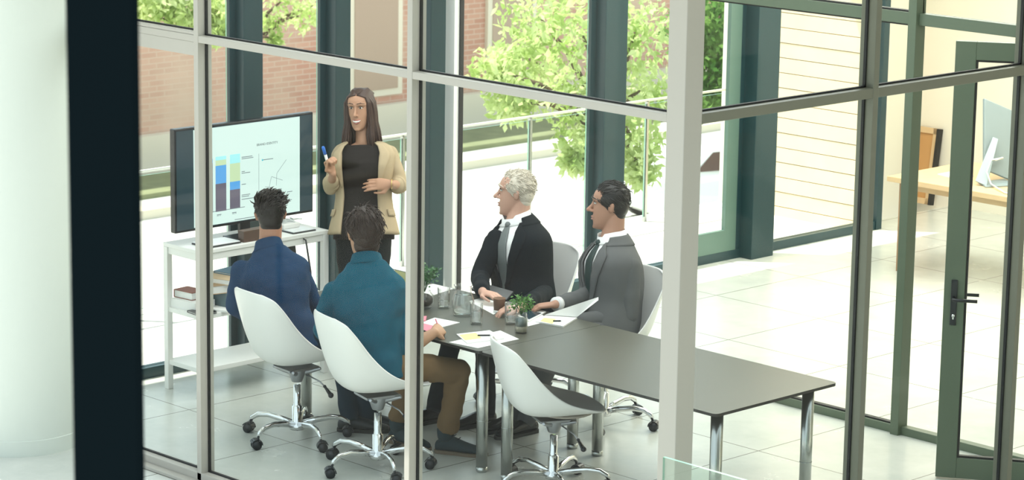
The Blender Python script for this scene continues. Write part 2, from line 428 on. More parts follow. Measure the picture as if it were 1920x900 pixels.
# open glass door
dh = V(-8.25, 12.80, 0); dd = nrm(V(-9.055, 12.28, 0) - dh); da = math.atan2(dd[1], dd[0]); DW = 0.96
door = bpy.data.objects.new('door_1', None); COL.objects.link(door); door.location = tuple(dh); door.rotation_euler = (0, 0, da); door['kind'] = 'structure'; ROOT[door.name] = V(0, 0, 0)
MB().box((0.0, -.025, .01), (.10, .025, 2.50)).build('hinge_stile', M['frame_green'], door, bevel=.003)
MB().box((DW - .115, -.025, .01), (DW, .025, 2.50)).box((DW - .125, -.03, .2), (DW - .10, -.02, 2.4)).build('lock_stile', M['frame_green'], door, bevel=.003)
MB().box((.1, -.025, 2.40), (DW - .115, .025, 2.50)).build('top_rail', M['frame_green'], door, bevel=.003)
MB().box((.1, -.025, .01), (DW - .115, .025, .13)).build('bottom_rail', M['frame_green'], door, bevel=.003)
pane('pane', (.1, -.006, .13), (DW - .115, .006, 2.40), door, 1)
MB().box((.1, -.015, .13), (.112, .015, 2.4)).box((DW - .127, -.015, .13), (DW - .115, .015, 2.4)).box((.1, -.015, .13), (DW - .115, .015, .142)).box((.1, -.015, 2.388), (DW - .115, .015, 2.4)).build('gasket', M['gasket'], door)
hp = MB().box((DW - .075, .025, .90), (DW - .04, .034, 1.16)).build('lock_plate', M['black'], door, bevel=.003)
MB().tube([(DW - .058, .03, 1.055), (DW - .058, .075, 1.055), (DW - .075, .082, 1.055), (DW - .19, .082, 1.055)], .010, 8).build('door_handle', M['black'], hp, org=V(0, 0, 0))
MB().tube([(DW - .058, -.03, 1.055), (DW - .058, -.075, 1.055), (DW - .075, -.082, 1.055), (DW - .19, -.082, 1.055)], .010, 8).build('door_handle', M['black'], hp, org=V(0, 0, 0))
MB().cyl((DW - .058, .030, .955), (DW - .058, .040, .955), .009).box((DW - .062, .03, .935), (DW - .054, .040, .955)).build('key_cylinder', M['chrome'], hp, org=V(0, 0, 0))
MB().box((DW - .40, .012, .131), (DW - .34, .03, .155)).build('door_stop', M['black'], door)

# outer window wall (plane X = XW)
WY = 17.68
w4 = sroot('window_4')
MB().box((XW - .06, 8.6, 0), (XW + .02, WY, .07)).build('sill', M['teal'], w4)
MB().box((XW - .06, 8.6, 2.75), (XW + .02, WY, 2.85)).build('rail', M['teal'], w4)
MB().box((XW - .06, 8.6, ZT - .08), (XW + .02, WY, ZT)).build('head_rail', M['teal'], w4)
cols = [(10.94, 11.15, .11), (11.70, 11.88, .13), (12.54, 12.73, .14), (14.27, 14.55, .13), (15.93, 16.24, .16)]
ed = [8.6] + [c for a in cols for c in a[:2]] + [WY]
for i in range(0, len(ed), 2):
    pane('pane', (XW - .03, ed[i], .07), (XW - .02, ed[i + 1], 2.75), w4, 0)
for a, b, d in cols:
    c = MB().box((XW - .02, a, 0), (XW - .02 + .03, b, ZT)).box((XW + .01, a + .05, 0), (XW - .02 + d, b, ZT)).build('column', M['teal'], w4, bevel=.004)
MB().box((XW - .04, WY - .01, 0), (XW + .03, WY + .06, ZT)).build('end_jamb', M['teal'], w4)
# low sliding leaf by the second last column, with its deep bottom rail
MB().box((XW - .02, 15.2, .07), (XW + .015, 15.93, .24)).box((XW - .02, 15.80, .24), (XW + .015, 15.93, 2.75)).build('sliding_leaf', mat('leaf_grey_green', (0.10, 0.17, 0.14), .4), w4)
struct(MB().box((-15.6, WY + .13, -0.3), (-14.35, 19.2, 3.42)).build('wall_return', M['cream']))

# ------------------------------------------------------------------ outside
struct(MB().box((-15.5, 4.0, -0.35), (-14.0, WY, -0.02)).build('terrace_floor', M['pave']))
struct(MB().box((-140, -60, -6.4), (-15.6, 140, -6.0)).build('street', M['street']))
# timber clad wall: boards in one mesh (surface pattern)
tw = MB()
random.seed(3)
for k in range(36):
    z0 = -1.2 + k * .1265
    off = random.uniform(-.004, .004)
    tw.box((-15.06, WY - .10 + off, z0), (-13.86, WY - .06, z0 + .120))
tw.box((-15.04, WY - .065, -6.0), (-13.86, WY + .12, 3.42))
struct(tw.build('wall_timber_clad', M['board_wood']))

bal = thing('terrace_balustrade', (-15.3, 8.0, -.02), 'frameless glass balustrade with thin white top rail outside the window wall', 'balustrade')
MB().tube([(-15.3, 4.2, 1.0), (-15.3, 17.8, 1.0)], .011, 8).build('top_rail', M['white_paint'], bal)
yy = 4.3
for k in range(10):
    pane('pane', (-15.306, yy + k * 1.36 + .02, .02), (-15.294, yy + (k + 1) * 1.36 - .02, .97), bal, 0)
    MB().box((-15.315, yy + k * 1.36 - .012, -.02), (-15.285, yy + k * 1.36 + .012, .99)).build('post', M['steel'], bal)

# brick building across the street
bx = onz(500, 290, -6.0)[0]
bb = thing('brick_building', (bx, 45, -6), 'long red brick building with pale stone bands across the street', 'building')
MB().box((bx - 6, -10, -6), (bx, 110, -0.2)).build('brick_wall', M['brick'], bb)
MB().box((bx, -10, -2.45), (bx + .12, 110, -2.25)).box((bx, -10, -6), (bx + .25, 110, -5.2)).build('stone_band', M['brick_band'], bb)
random.seed(5)
for k, px in enumerate((700, 955)):
    p = onax(px, 60, 0, bx)
    for dz in (0,):
        f_ = MB().box((bx, p[1] - .8, -5.0 + dz), (bx + .10, p[1] + .8, -2.6 + dz)).build('window', M['brick_band'], bb)
        MB().box((bx + .08, p[1] - .65, -4.85 + dz), (bx + .12, p[1] + .65, -2.75 + dz)).build('pane', mat('window_tan', (.42, .30, .22), .4), f_)
pv = onz(620, 318, -6.0)
tag(MB().box((pv[0] - 1.6, -20, -6.0), (pv[0] + 0.2, 110, -5.9)).build('grass_verge', M['grass']), 'dull green grass verge at the foot of the brick building', 'grass')['kind'] = 'stuff'
kb = onz(500, 372, -6.0)
struct(MB().box((kb[0] - .2, -20, -6.0), (kb[0] + .2, 110, -5.82)).build('trim_1', M['brick_band']))

def leaves(center, rad, n, size, seed, squash=1.0, blobs=None):
    r = np.random.default_rng(seed); mb = MB(); vs = []; fs = []
    if blobs is None: blobs = [(np.zeros(3), rad)]
    for i in range(n):
        bc, br = blobs[r.integers(len(blobs))]
        d = r.normal(size=3); d /= np.linalg.norm(d)
        p = np.array(center) + bc + d * br * (r.random() ** .45) * V(1, 1, squash)
        a = r.normal(size=3); a[2] -= .4; a /= np.linalg.norm(a)
        b = np.cross(a, r.normal(size=3)); b /= np.linalg.norm(b); c = np.cross(a, b)
        s = size * r.uniform(.6, 1.25)
        k = len(vs)
        vs += [p, p + a * s * .5 + b * s * .26 + c * s * .06, p + a * s, p + a * s * .5 - b * s * .26 + c * s * .06]
        fs += [(k, k + 1, k + 2), (k, k + 2, k + 3)]
    return mb.add(vs, fs, 0, True)
def tree(px, py, d, label, blobs_px, n, size, m, seed, tr_=.14):
    c = at(px, py, d)
    t = thing('tree', (c[0], c[1], -6.0), label, 'tree')
    bl = []
    for x, y, rpx, dd in blobs_px:
        q = at(x, y, d + dd); bl.append((q - c, rpx / FPX * d))
    leaves(c, 1, n, size, seed, .85, bl).build('foliage', m, t)
    br = MB().tube([(c[0], c[1], -6), (c[0] + .1, c[1] - .1, -3), (c[0], c[1], c[2] - .3), c], [tr_, tr_ * .8, tr_ * .5, .03], 8)
    br.build('trunk', M['bark'], t)
    br = MB()
    for q, r_ in bl: br.tube([V(c[0], c[1], c[2] - .8), c + q * .6 + V(0, 0, -.2), c + q], [.045, .03, .012], 6)
    br.build('branch', M['bark'], t)
tree(1150, 120, 30, 'bright sunlit leafy tree beyond the terrace behind the teal column', [(930, 130, 55, 0), (990, 110, 70, .5), (1060, 170, 80, 0), (1010, 30, 90, .8), (1090, 60, 100, 0), (1190, 60, 90, 0), (1200, 170, 90, .3), (1100, 250, 65, 0), (1190, 265, 60, 0), (960, 190, 50, 0), (1200, 320, 35, 0), (1080, 300, 30, 0)], 5200, .115, M['foliage'], 11)
tree(1290, 80, 33, 'denser green tree beside the right teal column', [(1350, 30, 60, 0), (1340, 110, 60, 0), (1370, 150, 55, 0), (1300, 60, 60, 0), (1320, 190, 40, 0), (1400, 60, 60, .5)], 3600, .11, M['foliage_g'], 12)
tree(379, -10, 36, 'pale leafy tree at the far left in front of the brick building', [(300, 0, 55, 0), (350, 30, 45, 0), (405, 20, 40, 0), (270, 25, 30, 0), (410, 60, 25, 0), (300, -60, 70, 0)], 2400, .13, M['foliage'], 13, .07)
tree(462, 0, 44, 'sparse leafy tree between the two left dark columns', [(530, 0, 50, 0), (560, 30, 40, 0), (505, 40, 25, 0), (590, 10, 35, 0), (515, 75, 14, 0)], 700, .12, M['foliage'], 14, .1)

# parked car on the street
cp_ = onz(1352, 408, -6.0)
car = thing('car', (cp_[0], cp_[1], -6.0), 'white parked car with dark side windows on the street outside', 'car', rz=math.radians(72))
ROOT[car.name] = V(0, 0, 0)
prof = [(-2.2, .45), (-2.2, .85), (-1.9, 1.0), (-1.35, 1.1), (-.75, 1.55), (.9, 1.58), (1.6, 1.15), (2.2, .98), (2.25, .5), (1.9, .3), (-1.9, .3)]
mb = MB(); rs = []
for y, s in ((-.88, .96), (-.8, 1), (.8, 1), (.88, .96)):
    rs.append([V(x * s, y * (1 if z < 1.15 else .86), .3 + (z - .3) * s) for x, z in prof])
mb.rings(rs, 0, True, False).build('body', M['car'], car, bevel=.05)
for s in (-1, 1):
    q = MB()
    for poly in ([(-1.1, 1.13), (-.68, 1.47), (.06, 1.49), (.06, 1.13)], [(.14, 1.13), (.14, 1.49), (.85, 1.49), (1.35, 1.13)]):
        q.slab([(x, s * (.895 - max(0, z - 1.1) * .33), z) for x, z in (poly if s < 0 else poly[::-1])], .03)
    q.build('side_window', M['car_glass'], car)
    for x in (-1.35, 1.4):
        MB().cyl((x, s * .70, .33), (x, s * .90, .33), .33, n=24).build('wheel', M['tyre'], car)

# ------------------------------------------------------------------ camera side of the glass
c0 = onz(10, 858, 0) + nrm(V(CF[0], CF[1], 0)) * .40
colm = MB().lathe([(.40, .0), (.40, .09), (.395, .092), (.395, 7.0)], (c0[0], c0[1], 0), 160, cap=True)
colm.sm = [False] * len(colm.f)
struct(colm.build('wall_column_round', mat('column_white', (0.66, 0.71, 0.65), .8)))
pm = at(199, 450, 5.0)
pr_ = np.array(Matrix.Rotation(YAW, 3, 'Z'))
tag(MB().box((-.05, -.0585, 0), (.05, .0585, 8.0)).build('steel_post', M['post_dark'], loc=(pm[0], pm[1], 0), bevel=.004), 'dark blurred steel post standing close in front of the white round column', 'post').rotation_euler = (0, 0, YAW)
b0 = onz(1243, 857, 1.1)
fb = thing('glass_balustrade', (b0[0], b0[1], 0), 'greenish frameless glass balustrade panel in the lower right corner before the corner post', 'balustrade')
mb = MB().box((b0[0], b0[1], 0.0), (b0[0] + 2.2, b0[1] + .014, 1.1))
for i in range(6): mb.m[i] = 0 if i in (2, 4) else 1
mb.build('glass_panel', [glass_mat('balustrade_glass', (.86, .93, .89), 1.5, 1.5), M['glass_edge']], fb)
MB().box((b0[0], b0[1] - .03, 0), (b0[0] + 2.2, b0[1] + .045, .08)).build('base_channel', M['steel'], fb)

# ------------------------------------------------------------------ furniture
K = 1.06   # the people and chairs stand a little larger than the table suggests
def shell_mb(extra=0):
    """one-piece bucket seat; local: faces +y, hub axis at origin, floor z=0"""
    mb = MB(); nu, nv = 22, 34
    cen = [(.235, .455), (.215, .452), (.14, .440), (.03, .428), (-.07, .424), (-.15, .432), (-.205, .470), (-.245, .545), (-.272, .63), (-.292, .715), (-.305, .79), (-.312, .838)]
    edg = [(.225, .452), (.212, .455), (.16, .470), (.08, .495), (.005, .525), (-.055, .565), (-.105, .612), (-.15, .665), (-.19, .72), (-.228, .77), (-.262, .812), (-.29, .832)]
    wid = [.10, .165, .205, .222, .228, .226, .220, .214, .210, .202, .180, .11]
    def cr(tab, t):
        n = len(tab) - 1; x = t * n; i = min(int(x), n - 1); f = x - i
        g = lambda j: np.array(tab[max(0, min(n, j))], float)
        p0, p1, p2, p3 = g(i - 1), g(i), g(i + 1), g(i + 2)
        return .5 * (2 * p1 + (p2 - p0) * f + (2 * p0 - 5 * p1 + 4 * p2 - p3) * f * f + (3 * p1 - p0 - 3 * p2 + p3) * f ** 3)
    rows = []
    for j in range(nv + 1):
        v = j / nv; c, e, wd = cr(cen, v), cr(edg, v), float(cr([[q] for q in wid], v)[0])
        row = []
        for i in range(nu + 1):
            u = -1 + 2 * i / nu
            x = wd * math.sin(u * math.pi / 2) ** 1 if False else wd * (u * (1.12 - .12 * u * u))
            k = abs(u) ** 2.6
            y, z = c + (e - c) * k
            row.append(V(x, y, z) * K)
        rows.append(row)
    vs = [p for r in rows for p in r]; fs = []; n = nu + 1
    for j in range(nv):
        for i in range(nu): fs.append((j * n + i, j * n + i + 1, (j + 1) * n + i + 1, (j + 1) * n + i))
    return mb.add(vs, fs)
CH_GROUP = 'white bucket chairs around the meeting table'
def make_chair(label):
    t = thing('swivel_chair', (0, 0, 0), label, 'chair', CH_GROUP)
    shell_mb().build('seat_shell', M['shell'], t, solid=.012 * K, sub=1)
    mb = MB().box((-.075 * K, -.10 * K, .405 * K), (.075 * K, .10 * K, .418 * K))
    mb.cyl((0, 0, .33 * K), (0, 0, .40 * K), .03 * K, .055 * K)
    for a in (45, 135, 225, 315):
        c_, s_ = math.cos(math.radians(a)), math.sin(math.radians(a))
        mb.tube([(0, 0, .375 * K), (.08 * K * c_, .08 * K * s_, .395 * K), (.14 * K * c_, .13 * K * s_, .412 * K)], [.018 * K, .014 * K, .009 * K], 8)
    mb.build('seat_mount', M['alu'], t, bevel=.002)
    MB().lathe([(.0, .33), (.021, .33), (.021, .22), (.0225, .218), (.0225, .205), (.030, .203), (.030, .10), (.043, .085), (.043, .06), (0, .06)], n=24).build('gas_stem', M['chrome'], t)
    bpy.data.objects[t.children[-1].name].scale = (K, K, K)
    lv = MB().tube([(.03 * K, .03 * K, .375 * K), (.12 * K, .07 * K, .345 * K), (.155 * K, .085 * K, .315 * K)], .0045, 8).build('height_lever', M['alu'], t)
    MB().limb([(.15 * K, .083 * K, .32 * K), (.185 * K, .10 * K, .275 * K)], [.010, .017], 8, flat=.6).build('lever_grip', M['black'], lv, org=V(0, 0, 0))
    for k in range(5):
        a = math.radians(-80 + 72 * k); c_, s_ = math.cos(a), math.sin(a)
        pts = [(.02, .085), (.10, .105), (.18, .118), (.245, .112), (.285, .088), (.295, .070)]
        arm = MB().tube([(r * K * c_, r * K * s_, z * K) for r, z in pts], [.021, .019, .017, .016, .014, .012], 10, flat=.8, up=(-s_, c_, 0)).build('base_arm', M['chrome'], t)
        R = np.array([[c_, -s_, 0], [s_, c_, 0], [0, 0, 1]])
        q = MB(); o_ = V(.295 * K * c_, .295 * K * s_, 0)
        aa = a + 1.1 + k * 1.7; tv = V(math.cos(aa), math.sin(aa), 0)
        off = o_ + V(math.sin(aa), -math.cos(aa), 0) * .012
        for s in (-1, 1):
            q.cyl(off + tv * s * .009 + V(0, 0, .028), off + tv * s * .024 + V(0, 0, .028), .028, n=18)
        ax = V(-math.sin(aa), math.cos(aa), 0)
        hood = [off + V(0, 0, .030) + (ax * math.cos(b) + V(0, 0, math.sin(b))) * .031 for b in np.linspace(-.1, 2.7, 8)]
        for s_i in range(7):
            q.slab([hood[s_i] - tv * .026, hood[s_i + 1] - tv * .026, hood[s_i + 1] + tv * .026, hood[s_i] + tv * .026], .004)
        q.cyl(o_ + V(0, 0, .05), o_ + V(0, 0, .075), .007, n=8)
        q.build('caster', M['black'], arm, org=V(0, 0, 0))
    return t
hubL, hubM, hubR, hubF, hubO = onz(557, 795, .09), onz(708, 850, .09), onz(1037, 885, .09), V(-11.08, 11.66, 0), V(-11.86, 11.74, 0)
chair0 = make_chair('white bucket swivel chair under the man in the dark blue shirt nearest the television')
chair0.location = (hubL[0], hubL[1], 0); chair0.rotation_euler = (0, 0, math.radians(-6))
dup(chair0, (hubM[0], hubM[1], 0), math.radians(-16), 'white bucket swivel chair under the man in the teal shirt and khaki trousers')
cR = dup(chair0, (hubR[0], hubR[1], 0), math.radians(-26), 'empty white bucket swivel chair tucked at the near side of the long table')
cR.scale = (1, 1, .92)
pad = MB()
for r_ in (1.0,): pad.ell((0, .055 * K, .452 * K), (.165 * K, .155 * K, .016 * K), 28, 8)
pad.build('seat_pad', M['pad'], cR, org=V(0, 0, 0))
dup(chair0, (hubF[0], hubF[1], 0), math.radians(175), 'white bucket swivel chair under the dark haired man with the dark tie')
dup(chair0, (hubO[0], hubO[1], 0), math.radians(188), 'white bucket swivel chair under the white haired man in the dark suit')

def table(x0, x1, label):
    y0, y1 = 10.295, 11.28
    t = thing('meeting_table', ((x0 + x1) / 2, (y0 + y1) / 2, 0), label, 'table', 'two grey tables pushed end to end')
    r = .03; poly = []
    for cx, cy, a0 in ((x1 - r, y1 - r, 0), (x0 + r, y1 - r, 90), (x0 + r, y0 + r, 180), (x1 - r, y0 + r, 270)):
        poly += [(cx + r * math.cos(math.radians(a0 + k * 22.5)), cy + r * math.sin(math.radians(a0 + k * 22.5))) for k in range(5)]
    mb = MB().prism(poly, .724, .740)
    for i in range(len(mb.f)): mb.m[i] = 0 if i == 1 else 1
    mb.build('tabletop', [M['top'], M['top_edge']], t)
    MB().box((x0 + .12, y0 + .14, .695), (x1 - .12, y0 + .17, .724)).box((x0 + .12, y1 - .17, .695), (x1 - .12, y1 - .14, .724)).build('underframe', M['black'], t)
    for lx in (x0 + .10, x1 - .10):
        for ly in (y0 + .125, y1 - .125):
            l = MB().cyl((lx, ly, .03), (lx, ly, .715), .033, n=24).cyl((lx, ly, .30), (lx, ly, .304), .0345, n=24).build('leg', M['steel'], t)
            MB().lathe([(0, .715), (.045, .715), (.045, .7235), (0, .7235)], (lx, ly, 0)).build('mounting_plate', M['black'], l)
            MB().lathe([(0, 0), (.030, 0), (.033, .008), (.033, .03), (0, .03)], (lx, ly, 0)).build('foot_glide', M['steel'], l)
    return t
table(-10.745, -8.99, 'grey topped table with steel legs, its right half empty')
table(-12.49, -10.748, 'grey topped table where the four seated men and their papers are')

# console with television
cons = thing('console_table', (-13.32, 10.71, 0), 'white open console with two shelves beneath the television by the window', 'console')
X0, X1, Y0, Y1 = -13.50, -13.13, 10.19, 11.23
MB().box((X0, Y0, .915), (X1, Y1, .94)).box((X0 + .01, Y0 + .01, .87), (X1 - .01, Y0 + .035, .915)).box((X0 + .01, Y1 - .035, .87), (X1 - .01, Y1 - .01, .915)).box((X1 - .035, Y0, .87), (X1 - .01, Y1, .915)).build('console_top', M['white_paint'], cons, bevel=.003)
for z in (.53, .19):
    MB().box((X0 + .01, Y0 + .01, z - .03), (X1 - .01, Y1 - .01, z)).build('shelf', M['white_paint'], cons, bevel=.003)
for x in (X0, X1 - .04):
    for y in (Y0, Y1 - .04):
        MB().box((x, y, 0), (x + .04, y + .04, .915)).build('leg', M['white_paint'], cons, bevel=.003)

tvx = -13.30
corner = [onax(*p, 0, tvx) for p in ((329, 440), (328, 243), (587, 210), (588, 396))]
ty0, ty1 = corner[0][1], corner[2][1]; tz0, tz1 = (corner[0][2] + corner[3][2]) / 2, (corner[1][2] + corner[2][2]) / 2
tv = thing('television', (tvx, (ty0 + ty1) / 2, .94), 'large black widescreen television showing bar charts on the white console', 'television')
M['tv_black'] = mat('tv_black', (0.006, 0.008, 0.012), .25)
M['scr_black'] = mat('screen_black', (0.004, 0.007, 0.010), .12, emit=(.03, .06, .07), estr=.6)
M['scr'] = mat('screen_white', (0.02, 0.02, 0.02), .25, emit=(.62, .80, .74), estr=.72)
def emi(name, c, s=.72): return mat(name, (0.01, 0.01, 0.01), .3, emit=c, estr=s)
MB().box((tvx - .05, ty0, tz0), (tvx, ty1, tz1)).build('housing', M['tv_black'], tv, bevel=.006)
scr = MB().box((tvx - .004, ty0 + .012, tz0 + .016), (tvx + .002, ty1 - .012, tz1 - .014)).build('screen', M['scr_black'], tv)
def tvp(px, py): p = onax(px, py, 0, tvx + .003); return p[1], p[2]
sy0, sy1 = tvp(363, 300)[0], tvp(562, 300)[0]
MB().box((tvx + .002, sy0, tz0 + .02), (tvx + .0032, sy1, tz1 - .018)).build('slide', M['scr'], scr)
dk, bl, aq, yl, gy = emi('bar_grey', (.13, .12, .16)), emi('bar_blue', (.10, .36, .72)), emi('bar_aqua', (.36, .80, .82)), emi('bar_lime', (.52, .68, .42)), emi('text_grey', (.16, .20, .22))
def tvbox(x0, x1, ys, ms, lean):
    """stack of bars, from the top pixel row down"""
    for k, m in enumerate(ms):
        a, b = tvp((x0 + x1) / 2, ys[k]), tvp((x0 + x1) / 2, ys[k + 1]); l, r = tvp(x0, ys[k])[0], tvp(x1, ys[k])[0]
        MB().box((tvx + .0032, l, b[1]), (tvx + .0042, r, a[1])).build('chart_bar', m, scr)
tvbox(393, 398.5, (298, 306, 399), (bl, dk), 0)
tvbox(404, 424, (293, 300, 310, 344, 396), (aq, yl, bl, dk), 0)
tvbox(431, 450, (289, 306, 340, 355, 390), (aq, yl, bl, dk), 0)
class LN:
    def box(s, a, b): MB().box(a, b).build('text_line' if abs(b[1] - a[1]) < .14 and b[2] - a[2] < .01 else 'chart_line', gy, scr)
    def slab(s, p, t): MB().slab(p, t).build('chart_line', gy, scr)
ln = LN()
a, b = tvp(393, 398), tvp(459, 388); ln.box((tvx + .0034, a[0], a[1] - .002), (tvx + .004, b[0], a[1] + .002))
a, b = tvp(485, 288), tvp(485, 372); ln.box((tvx + .0034, a[0] - .001, b[1]), (tvx + .004, a[0] + .001, a[1]))
for x, y, ww in ((453, 295, 20), (453, 298, 22), (453, 322, 6), (453, 325, 16), (453, 346, 8), (453, 366, 16), (453, 369, 14), (453, 374, 24), (407, 403, 8), (435, 399, 8), (440, 412, 40), (492, 300, 20), (538, 360, 10), (541, 375, 6)):
    a, b = tvp(x, y), tvp(x + ww, y); ln.box((tvx + .0034, a[0], a[1] - .0022), (tvx + .004, b[0], a[1] + .0022))
def seg(p, q):
    a, b = V(0, *tvp(*p)), V(0, *tvp(*q)); u = nrm(b - a); n_ = np.cross(u, V(1, 0, 0)) * .0012
    ln.slab([V(tvx + .0034, *(a - n_)[1:]), V(tvx + .0034, *(b - n_)[1:]), V(tvx + .0034, *(b + n_)[1:]), V(tvx + .0034, *(a + n_)[1:])], .0006)
for p, q in (((518, 348), (519, 325)), ((519, 325), (537, 299)), ((500, 372), (509, 331)), ((509, 331), (530, 338)), ((497, 350), (512, 352))): seg(p, q)
a = tvp(492, 300); MB().cyl((tvx + .003, a[0], a[1]), (tvx + .0042, a[0], a[1]), .006).build('chart_dot', emi('dot_teal', (.05, .45, .55)), scr)
def text(s, px, py, size, m, parent):
    cu = bpy.data.curves.new('t', 'FONT'); cu.body = s; cu.size = size; cu.extrude = .0003
    o = bpy.data.objects.new('t', cu); COL.objects.link(o)
    bpy.context.view_layer.update()
    me = bpy.data.meshes.new_from_object(o.evaluated_get(bpy.context.evaluated_depsgraph_get()))
    bpy.data.objects.remove(o)
    me.materials.clear(); me.materials.append(m); me.name = 'heading_text'
    q = bpy.data.objects.new('heading_text', me); COL.objects.link(q); q.parent = parent
    p = tvp(px, py); r0 = ROOT[parent.name]
    q.rotation_euler = (math.pi / 2, 0, math.pi / 2); q.location = (tvx + .0042 - r0[0], p[0] - r0[1], p[1] - r0[2])
    return q
text('BRAND IDENTITY', 481, 274, .0215, emi('heading', (.05, .07, .08)), scr)
text('2013', 406, 406, .017, gy, scr); text('2014', 435, 402, .017, gy, scr)
MB().box((tvx - .06, 10.55, .94), (tvx + .10, 10.85, .955)).box((tvx - .045, 10.66, .955), (tvx - .02, 10.74, tz0 + .02)).build('stand', M['tv_black'], tv, bevel=.003)

def con(px, py, z): return onz(px, py, z)
# things on the console
p = con(445, 445, .94)
M['tray'] = mat('laptop_shell', (.78, .80, .80), .4)
lp = thing('laptop', (p[0], p[1], .94), 'closed pale laptop with dark rim under the television', 'laptop')
MB().box((-13.33, 10.28, .942), (-13.16, 10.54, .950)).build('base', M['black'], lp, org=ROOT[lp.name], bevel=.003)
MB().box((-13.325, 10.285, .950), (-13.165, 10.535, .956)).build('lid', M['tray'], lp, org=ROOT[lp.name], bevel=.002)
bxp = thing('storage_box', (-13.20, 10.65, .94), 'brown dark box in front of the television stand', 'box')
MB().box((-13.215, 10.56, .94), (-13.16, 10.80, 1.005)).build('box_body', mat('walnut', (.09, .05, .035), .35), bxp)
MB().box((-13.217, 10.557, 1.005), (-13.158, 10.803, 1.012)).build('box_lid', mat('walnut_lid', (.12, .07, .05), .35), bxp)
tb = thing('tablet', (-13.25, 11.08, .94), 'thin dark tablet lying at the right end of the console', 'tablet')
MB().box((-13.36, 10.96, .941), (-13.16, 11.15, .948)).build('case', M['black'], tb, bevel=.003)
MB().box((-13.35, 10.97, .948), (-13.17, 11.14, .951)).build('glass', M['tray'], tb)
rt = thing('media_box', (-13.30, 11.06, .951), 'small white media box with tangled cables right of the television stand', 'box')
MB().box((-13.37, 10.97, .951), (-13.27, 11.11, .985)).build('case', M['white_paint'], rt, bevel=.008)
q = MB(); random.seed(4)
pts = [V(-13.32 + .04 * math.sin(k * 1.3) , 11.0 + .012 * k, .99 + .014 * math.sin(k * 2.1) ** 2) for k in range(12)]
q.tube(pts, .005, 6).build('cable', M['cable_w'], rt)
tag(MB().tube([(-13.22, 11.02, .93), (-13.12, 11.03, .90), (-13.11, 11.06, .70), (-13.11, 11.07, .60), (-13.14, 11.10, .55), (-13.18, 11.14, .538)], .006, 8).build('power_cable', M['black']), 'black cable hanging from the console top down to its middle shelf', 'cable')

def book(name, label, cat, c, sx, sy, h, rz, m, group=None, pages=True):
    t = thing(name, c, label, cat, group, rz=rz)
    ROOT[t.name] = V(0, 0, 0)
    if pages:
        MB().box((-sx, -sy, 0), (sx, sy, .004)).box((-sx, -sy, h - .004), (sx, sy, h)).box((-sx - .004, -sy, 0), (-sx, sy, h)).build('cover', m, t)
        MB().box((-sx, -sy + .004, .004), (sx - .005, sy - .004, h - .004)).build('pages', M['paper'], t)
    else:
        MB().box((-sx, -sy, 0), (sx, sy, h)).build('sheets', m, t)
    return t
sh = .53
book('book', 'grey box file under the tan book on the console shelf', 'book', (-13.31, 10.53, sh), .12, .11, .10, .1, M['book_grey'], pages=False)
book('book', 'thick tan hardback book on top of the grey box file', 'book', (-13.30, 10.52, sh + .10), .13, .14, .055, -.25, M['book_tan'])
book('book', 'slim pale brown book lying on the thick tan book', 'book', (-13.30, 10.52, sh + .155), .115, .125, .035, .3, mat('book_pale', (.62, .47, .30), .7))
book('book', 'thin dark blue notebook topmost of the books on the shelf', 'book', (-13.33, 10.60, sh + .19), .07, .09, .014, .2, M['book_blue'])
book('book', 'dark red book at the left end of the console shelf', 'book', (-13.40, 10.32, sh + .055), .08, .06, .05, .1, M['book_red'])
book('paper_stack', 'white stack of papers at the left of the console shelf', 'papers', (-13.36, 10.31, sh), .11, .085, .055, .1, M['paper'], pages=False)
book('folder', 'black folder edge sticking out at the left front of the console shelf', 'folder', (-13.20, 10.26, sh), .06, .07, .014, -.1, M['black'])
book('paper_stack', 'loose white sheets at the front of the console shelf', 'papers', (-13.20, 10.42, sh), .07, .075, .012, .4, M['paper'], pages=False)
bk = thing('wire_basket', (-13.19, 10.60, sh), 'grey basket with rows of square holes on the console shelf', 'basket')
MB().box((-13.25, 10.50, sh), (-13.14, 10.72, sh + .07)).build('basket_body', mat('basket_grey', (.16, .17, .17), .5), bk, bevel=.004)
q = MB()
for r_ in range(2):
    for k in range(6):
        y = 10.515 + k * .034; z = sh + .012 + r_ * .03
        q.box((-13.141, y, z), (-13.137, y + .024, z + .004)).box((-13.141, y, z + .018), (-13.137, y + .024, z + .022)).box((-13.141, y, z), (-13.137, y + .004, z + .022)).box((-13.141, y + .02, z), (-13.137, y + .024, z + .022))
q.build('square_rims', mat('rim_pale', (.5, .52, .52), .5), bk)
MB().box((-13.255, 10.495, sh + .07), (-13.16, 10.66, sh + .078)).build('paper', M['paper'], bk)
ld = thing('laptop', (-13.30, 10.93, sh), 'open dark laptop standing on the middle shelf behind the seated man', 'laptop')
MB().box((-13.42, 10.80, sh), (-13.20, 11.06, sh + .014)).build('base', M['black'], ld, bevel=.003)
MB().slab([(-13.22, 10.80, sh + .014), (-13.22, 11.06, sh + .014), (-13.27, 11.06, sh + .33), (-13.27, 10.80, sh + .33)], .008).build('lid', M['black'], ld)
MB().slab([(-13.216, 10.85, sh + .20), (-13.2155, 10.92, sh + .14), (-13.23, 11.0, sh + .26), (-13.235, 10.93, sh + .28)], .004).build('screen', M['scr'], ld)

